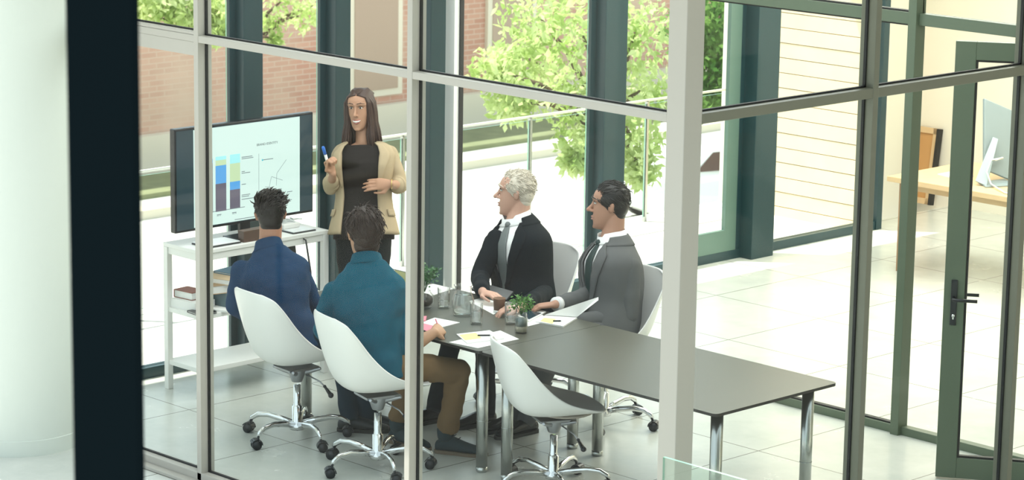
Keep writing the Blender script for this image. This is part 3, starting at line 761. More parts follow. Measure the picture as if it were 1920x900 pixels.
# ------------------------------------------------------------------ things on the table
TZ = .740
GG = 'drinking glasses on the meeting table'
def tumbler(px, py, label, h=.125, r=.038, lvl=.6):
    p = onz(px, py, TZ); t = thing('drinking_glass', p, label, 'glass', GG)
    MB().lathe([(0, .0), (r * .9, .0), (r * .93, .004), (r, h), (r - .003, h), (r * .86, .012), (0, .012)], tuple(p)).build('tumbler', M['tglass'], t)
    MB().lathe([(0, .0125), (r * .86, .0125), (r * .93, h * lvl), (0, h * lvl)], tuple(p)).build('water', M['water'], t)
tumbler(893, 608, 'glass of water in front of the jug, nearest the yellow sticky note', .125)
tumbler(958, 608, 'glass of water standing just behind the jar plant', .13, lvl=.4)
tumbler(832, 578, 'glass of water between the round vase and the jug', .125, lvl=.35)
p = onz(868, 592, TZ)
jg = thing('water_jug', p, 'clear glass water jug with curved handle in the middle of the table', 'jug')
MB().lathe([(0, 0), (.052, 0), (.060, .01), (.068, .05), (.066, .09), (.055, .13), (.046, .155), (.05, .178), (.056, .185), (.053, .185), (.043, .155), (.052, .128), (.062, .09), (.063, .05), (.054, .014), (0, .012)], tuple(p), 32).build('jug_body', M['tglass'], jg)
MB().lathe([(0, .013), (.053, .015), (.0615, .05), (.061, .09), (.053, .122), (0, .122)], tuple(p), 32).build('water', mat('lemon_water', (.75, .78, .55), .1, spec=.2) if False else M['water'], jg)
hd = nrm(V(-CR[0], -CR[1], 0)); MB().tube([p + hd * a + V(0, 0, z) for a, z in ((.046, .16), (.085, .165), (.108, .13), (.10, .08), (.064, .045))], .009, 10).build('handle', M['tglass'], jg)

def sprigs(c, n, R, H, size, m, parent, seed):
    r = np.random.default_rng(seed); vs = []; fs = []
    st = MB()
    for k in range(n):
        a = r.uniform(0, 6.28); rr = R * r.random() ** .6; top = np.array(c) + V(rr * math.cos(a), rr * math.sin(a), H * r.uniform(.45, 1))
        if k % 3 == 0: st.tube([np.array(c), np.array(c) * .5 + top * .5 + V(0, 0, .01), top], .0015, 5)
        for q in range(6):
            pp = top + r.normal(size=3) * R * .22; d = nrm(r.normal(size=3) + V(math.cos(a), math.sin(a), .3)); b = nrm(np.cross(d, r.normal(size=3))); s = size * r.uniform(.7, 1.3)
            i = len(vs); vs += [pp, pp + d * s * .5 + b * s * .3, pp + d * s, pp + d * s * .5 - b * s * .3]; fs += [(i, i + 1, i + 2), (i, i + 2, i + 3)]
    st.build('stem', M['leaf_dark'], parent)
    MB().add(vs, fs).build('leaves', m, parent)
p = onz(977, 624, TZ)
jr = thing('potted_plant', p, 'small green plant in a glass jar of pebbles near the table edge', 'plant')
MB().lathe([(0, 0), (.034, 0), (.038, .006), (.038, .085), (.031, .098), (.031, .115), (.034, .118), (.029, .118), (.029, .098), (.035, .084), (.035, .010), (0, .008)], tuple(p)).build('glass_jar', M['tglass'], jr)
MB().lathe([(0, .010), (.0345, .010), (.0345, .040), (.02, .046), (0, .045)], tuple(p)).build('pebbles', M['pebble'], jr)
MB().lathe([(0, .045), (.034, .042), (.0345, .084), (0, .086)], tuple(p)).build('dark_water', mat('jar_grey', (.10, .14, .13), .3), jr)
sprigs(p + V(0, 0, .10), 42, .055, .10, .020, M['leaf'], jr, 3)
p = onz(796, 578, TZ)
vz = thing('potted_plant', p, 'bushy green plant in a round dark glass vase beside the white mullion', 'plant')
MB().lathe([(0, 0), (.035, 0), (.052, .02), (.060, .05), (.055, .08), (.036, .10), (.034, .11), (.030, .11), (.032, .10), (.050, .078), (.054, .05), (.046, .02), (0, .012)], tuple(p)).build('round_vase', M['tglass'], vz)
MB().ell(p + V(0, 0, .05), (.050, .050, .040), 20, 12).build('soil', M['soil'], vz)
sprigs(p + V(0, 0, .10), 60, .065, .14, .022, M['leaf_dark'], vz, 5)
p = onz(936, 586, TZ)
cb = thing('paper_cup', p, 'brown cardboard cup between the jug and the older man', 'cup')
MB().lathe([(0, 0), (.032, 0), (.036, .085), (.037, .088), (.034, .088), (.030, .004), (0, .004)], tuple(p)).build('cup_body', M['cup'], cb)
MB().lathe([(.0328, .002), (.0338, .002), (.035, .018), (.0338, .018)], tuple(p)).build('base_ring', M['paper'], cb)
p = onz(722, 540, TZ)
cc = thing('coffee_cup', p, 'takeaway coffee cup with black lid at the far left of the table', 'cup')
MB().lathe([(0, 0), (.030, 0), (.040, .10), (0, .10)], tuple(p)).build('cup_body', mat('cup_tan', (.50, .25, .12), .6), cc)
MB().lathe([(.041, .10), (.043, .10), (.043, .108), (.038, .120), (.034, .120), (.033, .114), (0, .114)], tuple(p)).build('lid', M['black'], cc)

def sheets(name, label, cat, corners, z, h, m, parts=(), group=None):
    pts = [onz(x, y, z) for x, y in corners]; c = sum(pts) / len(pts); c[2] = z
    t = thing(name, c, label, cat, group)
    mb = MB().slab(pts, h) if np.cross(pts[1] - pts[0], pts[2] - pts[1])[2] > 0 else MB().slab(pts[::-1], h)
    mb.build('sheet' if name != 'notebook' else 'cover', m, t)
    return t
def patch(t, nm, corners, z, h, m):
    pts = [onz(x, y, z) for x, y in corners]
    if np.cross(pts[1] - pts[0], pts[2] - pts[1])[2] < 0: pts = pts[::-1]
    return MB().slab(pts, h).build(nm, m, t)
sheets('paper_sheet', 'white paper sheet under the notepad with yellow sticky note', 'paper', [(842, 642), (938, 620), (973, 636), (896, 653)], TZ, .0015, M['paper'])
t = sheets('notepad', 'white notepad with yellow sticky note at the near table edge', 'notepad', [(856, 628), (918, 621), (945, 636), (876, 645)], TZ + .0016, .006, M['paper'])
patch(t, 'sticky_note', [(861, 628), (892, 624), (903, 634), (872, 638)], TZ + .0078, .0008, M['sticky'])
def pen(label, px, py, ang, z, col, L=.12):
    p = onz(px, py, z); d = V(math.cos(ang), math.sin(ang), 0)
    t = thing('pen', p, label, 'pen')
    MB().tube([p - d * L / 2 + V(0, 0, .0045), p + d * L / 2 + V(0, 0, .0045)], .0045, 8).build('barrel', col, t)
    MB().tube([p + d * L / 2 + V(0, 0, .0045), p + d * (L / 2 + .014) + V(0, 0, .0045)], [.0042, .001], 8).build('tip', M['chrome'], t)
pen('dark pen on the notepad with yellow sticky note at the near edge', 907, 630, .9, TZ + .0078, M['black'], .07)
sheets('paper_sheet', 'white sheet beneath the tablet beside the jar plant', 'paper', [(965, 592), (1010, 585), (1030, 602), (990, 612)], TZ, .0015, M['paper'])
t = sheets('tablet', 'white framed tablet with dark screen in front of the dark haired suited man', 'tablet', [(966, 592), (990, 579), (1024, 586), (992, 604)], TZ + .002, .007, M['white_paint'])
patch(t, 'screen', [(975, 591), (992, 582), (1016, 587), (992, 599)], TZ + .0092, .0006, M['scr_black'])
# notebook lying open with its big leaf standing up at an angle
nb = onz(1040, 606, TZ)
t = thing('notebook', nb, 'white open notebook with raised page and yellow note near the dark haired suited man', 'notebook')
a_, b_, c_, d_ = onz(1004, 605, TZ), onz(1022, 594, TZ), onz(1082, 598, TZ), onz(1056, 614, TZ)
pts = [a_, d_, c_, b_]
MB().slab(pts, .009).build('pages', M['paper'], t)
patch(t, 'sticky_note', [(1013, 602), (1020, 596), (1042, 598), (1036, 607)], TZ + .0095, .0008, M['sticky'])
e_, f_ = at(1122, 557, dep(c_) - .05), at(1122, 563, dep(c_) - .10)
MB().slab([b_ + V(0, 0, .012), c_ + V(0, 0, .012), f_, e_], .003).build('raised_page', M['paper'], t)
pen('dark pen clipped on the open notebook by the dark haired suited man', 1044, 603, .9, TZ + .0095, M['black'], .045)
t = sheets('notebook', 'white notebook with pink edge under the writing hand', 'notebook', [(775, 612), (815, 597), (862, 606), (800, 622)], TZ, .005, M['paper'])
patch(t, 'pink_page', [(778, 612), (792, 606), (826, 614), (800, 621)], TZ + .0055, .001, M['pink'])
t = sheets('sticky_pad', 'small pink sticky pad beside the white mullion', 'notepad', [(778, 598), (800, 596), (798, 604), (780, 606)], TZ, .012, M['pink'])
sheets('paper_sheet', 'white paper left of the glasses behind the round vase', 'paper', [(780, 540), (812, 533), (850, 542), (806, 556)], TZ, .003, M['paper'])
sheets('paper_sheet', 'white paper in front of the coffee cup', 'paper', [(712, 548), (742, 531), (785, 540), (745, 556)], TZ, .003, M['paper'])
sheets('paper_sheet', 'long white paper under the brown cup and the jug', 'paper', [(880, 565), (905, 558), (955, 575), (925, 590)], TZ, .0015, M['paper'])
lt = thing('laptop', onz(915, 552, TZ), 'slim closed black laptop in front of the white haired man', 'laptop')
pts = [onz(884, 545, TZ), onz(905, 536, TZ), onz(962, 552, TZ), onz(950, 566, TZ)][::-1]
MB().slab(pts, .012).build('base', M['black'], lt)
MB().slab([p_ + V(0, 0, .012) for p_ in pts], .007).build('lid', mat('laptop_silver', (.45, .46, .48), .3, .8), lt)
ph = thing('pouch', onz(752, 540, TZ), 'rounded olive green pouch behind the papers by the coffee cup', 'pouch')
MB().ell(onz(752, 536, TZ) + V(0, 0, .045), (.14, .07, .047), 24, 12).build('pouch_body', mat('olive', (.22, .23, .10), .8), ph)
MB().tube([onz(720, 528, TZ) + V(0, 0, .09), onz(752, 536, TZ) + V(0, 0, .094), onz(784, 545, TZ) + V(0, 0, .085)], .003, 6).build('zip', M['steel'], ph)

# ------------------------------------------------------------------ desk with computer in the hall
dk_ = thing('desk', (-12.3, 17.2, 0), 'light oak desk with wooden legs in the bright hall behind the door', 'desk')
q0 = onz(1663, 330, .74); 
DX0, DX1, DY0, DY1 = q0[0], q0[0] + 2.2, q0[1], q0[1] + 1.02
MB().box((DX0, DY0, .70), (DX1, DY1, .74)).build('desktop', M['oak'], dk_, bevel=.003)
MB().box((DX0 + .08, DY0 + .10, .64), (DX1 - .08, DY0 + .13, .70)).box((DX0 + .08, DY1 - .13, .64), (DX1 - .08, DY1 - .10, .70)).build('apron', M['oak'], dk_)
for x in (DX0 + .06, DX1 - .12):
    for y in (DY0 + .08, DY1 - .14):
        MB().box((x, y, 0), (x + .06, y + .06, .70)).build('leg', M['oak_leg'], dk_, bevel=.003)
mn = thing('computer_monitor', onz(1860, 345, .74), 'silver all-in-one computer seen from behind on the oak desk', 'computer')
fb0, fb1 = onz(1830, 343, .74), onz(1848, 352, .74)
dm = dep(onz(1850, 348, .74))
A_ = lambda x, y, d=0: at(x, y, dm + d)
MB().slab([A_(1829, 340), A_(1850, 350, -.04), A_(1872, 262, .10), A_(1862, 258, .12)], .012).build('stand', M['silver'], mn)
MB().slab([onz(1848, 352, .742), onz(1902, 349, .742), onz(1884, 337, .742), onz(1834, 343, .742)], .008).build('stand_foot', M['silver'], mn)
mn2 = MB().slab([A_(1842, 185, .16), A_(1842, 318, .12), A_(1960, 366, .30), A_(1960, 236, .34)], .03)
mn2.build('display_back', M['silver'], mn, bevel=.006)
MB().cyl(A_(1866, 300, .03), A_(1880, 296, .12), .008).build('power_plug', M['cable_w'], mn)
tag(MB().tube([A_(1880, 296, .10), A_(1858, 300, .0), A_(1850, 322, -.04), A_(1858, 345, -.06), onz(1885, 362, .748), onz(1915, 366, .748)], .006, 8).build('computer_cable', M['cable_w']), 'white cable looping through the computer stand on the oak desk', 'cable')
sheets('keyboard', 'flat white keyboard on the oak desk left of the computer', 'keyboard', [(1758, 328), (1790, 322), (1826, 331), (1800, 338)], .74, .008, M['white_paint'])
pf = thing('picture_frame', onz(1735, 380, 0), 'framed brown hardboard leaning against the cream wall behind the desk', 'picture')
fl, fr_ = onax(1688, 372, 2, 0.0) * 1, onz(1752, 383, 0)
fw = nrm(V(1, 0.0, 0)); org = V(fr_[0], fr_[1] - .05, 0); up = nrm(V(0, .13, 1)); H = .66; Wd = .52
nn = np.cross(fw, up)
def frp(a, b, k=0): return org - fw * a + up * b - nn * k * -1
for nm, m, a0, a1, b0_, b1, k0, th in (('hardboard', M['board'], .04, Wd - .04, .04, H - .04, 0, .01),):
    MB().slab([frp(a1, b0_), frp(a0, b0_), frp(a0, b1), frp(a1, b1)], th).build(nm, m, pf)
q = MB()
for a0, a1, b0_, b1 in ((0, .05, 0, H), (Wd - .05, Wd, 0, H), (0, Wd, 0, .05), (0, Wd, H - .05, H)):
    q.slab([frp(a1, b0_, .004), frp(a0, b0_, .004), frp(a0, b1, .004), frp(a1, b1, .004)], .022)
q.build('wood_frame', M['oak'], pf)
MB().slab([frp(0, 0), frp(-.03, 0), frp(-.03, H), frp(0, H)], .05).build('dark_edge', M['gasket'], pf)

# ------------------------------------------------------------------ people
def skin(name, c): return mat(name, c, .5, spec=.35, noisec=(25, .05))
SK_L, SK_M, SK_W, SK_O, SK_F = skin('skin_tan', (.40, .20, .13)), skin('skin_fair_tan', (.46, .26, .16)), skin('skin_warm', (.48, .26, .165)), skin('skin_pale', (.56, .33, .25)), skin('skin_brown', (.42, .23, .16))
M['eye'] = mat('eye_white', (.80, .78, .75), .3); M['iris'] = mat('iris', (.03, .018, .012), .2)
M['lip'] = mat('lip', (.42, .13, .11), .4); M['lip_pale'] = mat('lip_pale', (.50, .26, .21), .5); M['teeth'] = mat('teeth', (.85, .83, .78), .3)
RIGHT, AWAY, UP = CR.copy(), nrm(V(CF[0], CF[1], 0)), V(0, 0, 1)
RIGHT = nrm(V(RIGHT[0], RIGHT[1], 0))

MALE = [(-.12, .165, .115, 0), (0, .172, .125, 0), (.15, .170, .128, .0), (.35, .158, .118, .0), (.6, .178, .128, .012), (.76, .188, .120, .012), (.85, .166, .102, .004), (.91, .128, .088, -.002), (.96, .098, .078, -.005), (1.0, .082, .070, -.006), (1.05, .064, .064, 0)]
FEM = [(-.25, .178, .130, 0), (-.1, .176, .128, 0), (.08, .158, .115, 0), (.32, .125, .098, .0), (.52, .140, .112, .01), (.68, .150, .122, .018), (.82, .155, .100, .008), (.92, .125, .072, 0), (.98, .07, .054, 0), (1.02, .05, .05, 0)]
class Torso:
    def __init__(s, pel, neck, f0, f1, tab, k=K, bow=0.0):
        s.p, s.n, s.tab, s.k = np.array(pel, float), np.array(neck, float), np.array(tab, float), k
        s.f0, s.f1, s.bow = nrm(f0), nrm(f1), bow; s.tilt = .022 if tab is MALE else 0
    def frame(s, t):
        ax = nrm(s.n - s.p); tt = min(max(t, 0), 1)
        f = nrm(s.f0 * (1 - tt) + s.f1 * tt); r = nrm(np.cross(f, ax)); f = np.cross(ax, r)
        c = s.p + (s.n - s.p) * t - f * s.bow * math.sin(math.pi * tt)
        return c, r, f
    def dims(s, t):
        T = s.tab
        return [float(np.interp(t, T[:, 0], T[:, j])) * s.k for j in (1, 2, 3)]
    def pt(s, t, a, inf=0.0):
        """a = 0 is the front; positive towards the person's right"""
        c, r, f = s.frame(t); w_, d_, sh = s.dims(t)
        ca, sa = math.cos(a), math.sin(a); e = .82
        x = (w_ + inf) * math.copysign(abs(sa) ** e, sa); y = (d_ + inf) * math.copysign(abs(ca) ** e, ca) + sh
        p = c + r * x + f * y
        if t > .88 and s.tilt: p = p + UP * (-ca * s.tilt * min(1, (t - .88) / .12))
        return p
    def solid(s, mb, inf, t0=-.12, t1=1.02, n=36, m=26):
        return mb.rings([[s.pt(t, -a, inf) for a in np.linspace(0, 2 * math.pi, n, endpoint=False)] for t in np.linspace(t0, t1, m)])
    def patch(s, mb, t0, t1, amin, amax, inf, n=14, m=18, mi=0):
        rows = []
        for t in np.linspace(t0, t1, m):
            u = (t - t0) / (t1 - t0); a0, a1 = amin(u), amax(u)
            ii = inf(u) if callable(inf) else inf
            rows.append([s.pt(t, a, ii) for a in np.linspace(a0, a1, n)])
        vs = [p for r in rows for p in r]
        fs = [(j * n + i, j * n + i + 1, (j + 1) * n + i + 1, (j + 1) * n + i) for j in range(m - 1) for i in range(n - 1)]
        return mb.add(vs, fs, mi)

HEAD = [(-.128, .070, .03, .016), (-.122, .080, .012, .028), (-.110, .089, -.004, .040), (-.092, .092, -.02, .049), (-.072, .090, -.042, .056), (-.050, .091, -.066, .062), (-.022, .089, -.084, .067), (.006, .086, -.097, .071), (.028, .082, -.103, .074), (.050, .088, -.107, .076), (.074, .086, -.107, .076), (.096, .074, -.099, .071), (.112, .054, -.080, .058), (.122, .024, -.048, .034), (.126, .0, -.02, .012)]
class Head:
    def __init__(s, c, f, up=UP, k=K):
        s.c = np.array(c, float); f = nrm(f); r = nrm(np.cross(f, up)); u = np.cross(r, f); s.R = np.array([r, f, u]).T; s.k = k
    def P(s, x, y, z): return s.c + s.R @ (V(x, y, z) * s.k)
    def build(s, mb, fem=False, jaw=1.0):
        k = s.k; rs = []
        for z, fr, bk, hw in HEAD:
            cy, hy = (fr + bk) / 2, (fr - bk) / 2; ring = []
            if z < -.04: hw *= jaw
            for a in np.linspace(0, 2 * math.pi, 32, endpoint=False):
                ca, sa = math.cos(a), math.sin(a)
                ex = .85
                ring.append(s.P(hw * math.copysign(abs(ca) ** ex, ca), cy + hy * math.copysign(abs(sa) ** ex, sa), z))
            rs.append(ring)
        mb.rings(rs)
        ns = .88 if fem else 1.0
        mb.limb([s.P(0, .084, .036), s.P(0, .096 * (1 + .02 * (ns - 1)), .010), s.P(0, .106 + .012 * ns, -.014)], [.008 * k, .0095 * k * ns, .0125 * k * ns], 12)
        for q in (-1, 1):
            mb.ell(s.P(q * .0115 * ns, .100, -.019), (.009 * k * ns,) * 3, 10, 7)
            mb.limb([s.P(q * .012, .088, .050), s.P(q * .034, .083, .054), s.P(q * .056, .064, .046)], [.0075 * k, .008 * k, .007 * k], 10)   # brow
            # ear
            mb.ell(s.P(q * .0765, -.014, .008), (.009 * k, .017 * k, .031 * k), 12, 9, R=s.R @ np.array(Matrix.Rotation(q * .28, 3, 'Z')))
            mb.ell(s.P(q * .081, -.020, .018), (.009 * k, .014 * k, .020 * k), 12, 9, R=s.R @ np.array(Matrix.Rotation(q * .4, 3, 'Z')))
        mb.ell(s.P(0, .084, -.112), (.022 * k, .012 * k, .012 * k), 12, 8, R=s.R)   # chin
        mb.limb([s.P(-.024, .082, -.056), s.P(0, .094, -.053), s.P(.024, .082, -.056)], [.004 * k, .0075 * k, .004 * k], 10)
        mb.limb([s.P(-.020, .082, -.066), s.P(0, .093, -.068), s.P(.020, .082, -.066)], [.004 * k, .0075 * k, .004 * k], 10)
    def face(s, par, brow_m, lip_m, smile=False, brow_w=.0045):
        k = s.k
        for q in (-1, 1):
            e = MB().ell(s.P(q * .031, .0755, .029), (.0125 * k, .0105 * k, .0064 * k), 14, 10, R=s.R).build('eye', M['eye'], par)
            MB().ell(s.P(q * .031, .0835, .029), (.0064 * k, .0035 * k, .0060 * k), 12, 8, R=s.R).build('iris', M['iris'], e)
            MB().limb([s.P(q * .016, .0815, .034), s.P(q * .031, .0865, .0385), s.P(q * .048, .0735, .032)], [.0016 * k, .0022 * k, .0015 * k], 8).build('upper_lashes', M['iris'], e)
            MB().limb([s.P(q * .014, .0955, .0575), s.P(q * .036, .0895, .0625), s.P(q * .057, .0685, .053)], [brow_w * k * .9, brow_w * k, brow_w * .5 * k], 8, flat=.7).build('eyebrow', brow_m, par)
        if smile:
            MB().limb([s.P(-.029, .078, -.050), s.P(-.015, .0945, -.057), s.P(0, .0995, -.059), s.P(.015, .0945, -.057), s.P(.029, .078, -.050)], [.002 * k, .0052 * k, .0066 * k, .0052 * k, .002 * k], 8).build('teeth', M['teeth'], par)
            MB().limb([s.P(-.031, .077, -.047), s.P(-.014, .094, -.0505), s.P(0, .0985, -.0515), s.P(.014, .094, -.0505), s.P(.031, .077, -.047)], [.002 * k, .0042 * k, .004 * k, .0042 * k, .002 * k], 8).build('upper_lip', lip_m, par)
            MB().limb([s.P(-.029, .077, -.052), s.P(-.014, .094, -.066), s.P(0, .0975, -.069), s.P(.014, .094, -.066), s.P(.029, .077, -.052)], [.002 * k, .0045 * k, .0055 * k, .0045 * k, .002 * k], 8).build('lower_lip', lip_m, par)
        else:
            MB().limb([s.P(-.024, .084, -.056), s.P(0, .0995, -.053), s.P(.024, .084, -.056)], [.002 * k, .0045 * k, .002 * k], 8).build('upper_lip', lip_m, par)
            MB().limb([s.P(-.020, .084, -.065), s.P(0, .0985, -.067), s.P(.020, .084, -.065)], [.002 * k, .0052 * k, .002 * k], 8).build('lower_lip', lip_m, par)
    def cap(s, mb, top=.0, front=.0, back=1.0, nape=True):
        k = s.k
        if nape: mb.ell(s.P(0, -.050, -.038), (.060 * k, .046 * k, .050 * k), 22, 14, R=s.R)
        mb.ell(s.P(0, -.022 + front, .052), (.085 * k, .100 * k, (.086 + top) * k), 30, 20, R=s.R)
        mb.ell(s.P(0, -.050, .004), (.071 * k, .0635 * k * back, .072 * k), 26, 16, R=s.R)
    def strands(s, mb, n, comb, length, rad, seed, zmin=-.03, ymax=.075, spread=.25, top=.0, front=.0, lift=.2):
        """tapered locks laid over the cap, combed along comb(p) in head space"""
        r = np.random.default_rng(seed); k = s.k; c = V(0, -.022 + front, .052)
        for i in range(n):
            for _ in range(60):
                d = nrm(r.normal(size=3)); p = c + d * V(.085, .100, .086 + top)
                if p[2] > zmin and p[1] < ymax and not (p[2] < .05 and p[1] > .02): break
            nn = nrm(d / V(.085, .1, .086)); g = np.array(comb(p), float); g = nrm(g - nn * (g @ nn) + nn * lift + r.normal(size=3) * spread)
            L = length * r.uniform(.6, 1.2)
            p1 = p + g * L * .5 + nn * .002; p2 = p + g * L + nn * (-.012 if lift < .5 else 0.0)
            mb.tube([s.P(*(p - g * .006 - nn * .004)), s.P(*p1), s.P(*p2)], [rad * k, rad * .8 * k, rad * .15 * k], 5)

def hand(mb, wrist, d, pn, k=K, curl=.5, side=1, spread=.12, thumb_in=.6, fcurl=None):
    """wrist point, finger direction d, palm normal pn (palm side); side = +1 puts the thumb on the +x edge (x = d x pn)"""
    d = nrm(d); pn = nrm(pn - d * (pn @ d)); x = np.cross(d, pn) * side
    L = .095 * k
    rs = []
    for a, hw, th in ((0, .026, .019), (.25, .033, .017), (.6, .040, .0155), (.92, .040, .013), (1.02, .036, .008)):
        c = wrist + d * a * L
        rs.append([c + x * hw * k * math.cos(b) + pn * th * k * math.sin(b) for b in np.linspace(0, 2 * math.pi, 16, endpoint=False)])
    mb.rings(rs)
    lens = (.042, .047, .043, .033); offs = (.029, .0098, -.0098, -.028)
    for i in range(4):
        cu = curl if fcurl is None else fcurl[i]
        dir_ = nrm(d + x * offs[i] / .03 * spread); p = wrist + d * L * (.93 if i != 3 else .86) + x * offs[i] * k
        pts = [p - dir_ * .03 * k, p]; rad = [.0092 * k, .0094 * k]; ang = 0
        for j, f in enumerate((1.0, .68, .52)):
            ang += cu * (1.15 if j == 0 else 1.25)
            v = dir_ * math.cos(ang) + pn * math.sin(ang); p = p + v * lens[i] * f * k; pts.append(p); rad.append((.0088, .0082, .0068)[j] * k)
        mb.limb(pts, rad, 10)
    b = wrist + d * L * .28 + x * .024 * k + pn * .004
    t1 = nrm(x * .85 + d * .55 + pn * .25 * thumb_in); t2 = nrm(d * .95 + x * (.35 - thumb_in * .6) + pn * .45 * thumb_in); t3 = nrm(d * .9 - x * .3 * thumb_in + pn * .55 * thumb_in)
    p1 = b + t1 * .034 * k; p2 = p1 + t2 * .034 * k; p3 = p2 + t3 * .026 * k
    mb.limb([b, p1, p2, p3], [.014 * k, .0115 * k, .0098 * k, .0078 * k], 10)

def shoe(par, ankle, d, m, sole_m, boot=False, name='shoe'):
    k = K; d = nrm(V(d[0], d[1], 0)); x = V(d[1], -d[0], 0); o = V(ankle[0], ankle[1], 0) - d * .055 * k
    rs = []
    for a, hw, h in ((-.012, .016, .045), (.0, .031, .060), (.04, .037, .085 if boot else .075), (.085, .038, .092 if boot else .078), (.13, .042, .070), (.18, .048, .052), (.225, .046, .042), (.262, .034, .034), (.282, .014, .026)):
        c = o + d * a * k
        rs.append([c + x * hw * k * math.cos(b) + UP * (.012 + (h / 2) * (1 + math.sin(b))) * k for b in np.linspace(0, 2 * math.pi, 18, endpoint=False)])
    mb = MB().rings(rs)
    if boot: mb.tube([o + d * .05 * k + UP * .06 * k, o + d * .05 * k + UP * .11 * k, o + d * .045 * k + UP * .165 * k], [.046 * k, .049 * k, .052 * k], 18)
    s = mb.build(name, m, par, sub=1)
    pl = [(a, w_) for a, w_ in ((-.014, .014), (0, .032), (.05, .039), (.12, .041), (.18, .049), (.23, .047), (.27, .032), (.288, .012))]
    poly = [o + d * a * k + x * w_ * k for a, w_ in pl] + [o + d * a * k - x * w_ * k for a, w_ in pl[::-1]]
    MB().prism([(p[0], p[1]) for p in poly][::-1], .001, .020).build('sole', sole_m, s)
    if boot:
        for a in (.10, .125): MB().tube([o + d * a * k - x * .02 * k + UP * (.105 - (a - .1) * .6) * k, o + d * (a + .008) * k + UP * (.110 - (a - .1) * .6) * k, o + d * a * k + x * .02 * k + UP * (.105 - (a - .1) * .6) * k], .003, 6).build('lace', M['black'], s)
    return s

def legs_mb(T, hips, knees, ankles, rads, up=-.045):
    mb = MB(); T.solid(mb, rads[3] if len(rads) > 3 else -.006, -.05, .20, 30, 10)
    for h, kn, an in zip(hips, knees, ankles):
        h, kn, an = (np.array(q, float) for q in (h, kn, an))
        mb.limb([h, h * .5 + kn * .5, kn], [rads[0] * 1.12, rads[0], rads[1]], 18)
        hem = an + nrm(kn - an) * up
        mb.tube([kn, kn * .6 + hem * .4, hem], [rads[1], rads[1] * .92, rads[2]], 18)
    return mb

def figure(label, root, T, head, arms, hips, knees, ankles, sk, hands, jaw=1.0, fem=False, group=None):
    """the bare body as one fused surface: head, neck, trunk, arms, hands, legs"""
    t = thing('person', root, label, 'person', group)
    mb = MB(); head.build(mb, fem, jaw)
    nr = (.046 if fem else .063) * K
    mb.limb([head.P(0, -.028, -.05), head.P(0, -.034, -.085) * .6 + (T.n + V(0, 0, .02)) * .4, T.n + V(0, 0, -.02)], [nr, nr * .98, nr * 1.08], 18)
    T.solid(mb, -.034, 0)
    for sh, el, wr, r in arms: mb.limb([sh, np.array(sh) * .5 + np.array(el) * .5, el, np.array(el) * .6 + np.array(wr) * .4, wr], [.046 * r, .043 * r, .038 * r, .037 * r, .026 * r], 14)
    for h, kn, an in zip(hips, knees, ankles):
        mb.limb([np.array(h, float), np.array(kn, float)], [.055, .05], 14); mb.limb([np.array(kn, float), np.array(an, float)], [.05, .036], 14)
    for kw in hands: hand(mb, **kw)
    mb.build('body', sk, t, fuse=(.0046, 5))
    return t
def sleeves(par, arms, m, r0, r1, r2, ends, wr_amp=.006, name='sleeve'):
    for (sh, el, wr, _), e in zip(arms, ends):
        sh, el, wr = (np.array(q, float) for q in (sh, el, wr)); end = el + (wr - el) * e
        mb = MB().limb([sh, sh * .5 + el * .5, el], [r0 * .94, (r0 + r1) / 2, r1], 18).limb([el, el + (end - el) * .5, end], [r1, (r1 + r2) / 2, r2], 18)
        yield mb

def collar(par, T, m, inf=.010, h=.045, name='collar'):
    rs = []
    for t, k_ in ((.985, .012), (1.01, .010), (1.05, .010)):
        rs.append([T.pt(t, a, inf if t < 1.0 else .004 if t < 1.03 else .006) + UP * (h * .45 if t > 1.02 else 0) * (1.0 if abs(a) > .6 else .4) for a in np.linspace(-math.pi, math.pi, 30, endpoint=False)])
    return MB().rings(rs, cap=False).build(name, m, par, solid=.006)

def hpts(T, w_=.09, t=.06):
    c, r, f = T.frame(t); return [c - r * w_ * K, c + r * w_ * K]   # left hip, right hip

# ---- man in the dark blue shirt (seen from behind, nearest the television)
hL = V(hubL[0], hubL[1], 0)
dL = dep(hL + V(0, 0, .57))
T = Torso(hL + V(-.02, -.03, .555), at(505, 468, dL + .02), V(-.1, 1, 0), nrm(AWAY + RIGHT * .02), MALE, bow=.03)
hdL = Head(at(507, 404, dL + .03), nrm(AWAY - RIGHT * .12 + UP * .06), UP - RIGHT * .03)
armL = [(at(454, 507, dL + .03), at(440, 572, dL + .10), at(490, 612, dL + .30), 1), (at(558, 508, dL + .05), at(596, 588, dL + .16), at(648, 602, dL + .40), 1)]
hp_ = hpts(T)
kn = [hL + V(-.14, .44, .55), hL + V(.12, .46, .55)]; an = [V(*onz(655, 778, .10)), V(*onz(688, 772, .10))]
an[0][2] = an[1][2] = .10
hd_ = [dict(wrist=armL[0][2], d=RIGHT + AWAY * .6, pn=-UP, curl=.35, side=-1), dict(wrist=armL[1][2], d=AWAY + RIGHT * .5, pn=-UP, curl=.35, side=1)]
pL = figure('seated man with short spiky hair and dark blue shirt, nearest the television', (hL[0], hL[1], 0), T, hdL, armL, hp_, kn, an, SK_L, hd_)
M['blue_shirt'] = mat('dark_blue_shirt', (.012, .042, .100), .8, spec=.1, noisec=(14, .12))
mb = MB(); T.solid(mb, .012, -.05, 1.01)
for a in sleeves(pL, armL, None, .066 * K, .052 * K, .042 * K, (.9, .9)): mb.add(a.v, a.f)
mb.build('shirt', M['blue_shirt'], pL, fuse=(.008, 12), wrinkle=(9, .010))
collar(pL, T, M['blue_shirt'])
M['navy_trousers'] = mat('navy_trousers', (.012, .028, .045), .85, spec=.1, noisec=(12, .1))
legs_mb(T, hp_, kn, an, (.080 * K, .062 * K, .052 * K)).build('trousers', M['navy_trousers'], pL, fuse=(.009, 12), wrinkle=(9, .008))
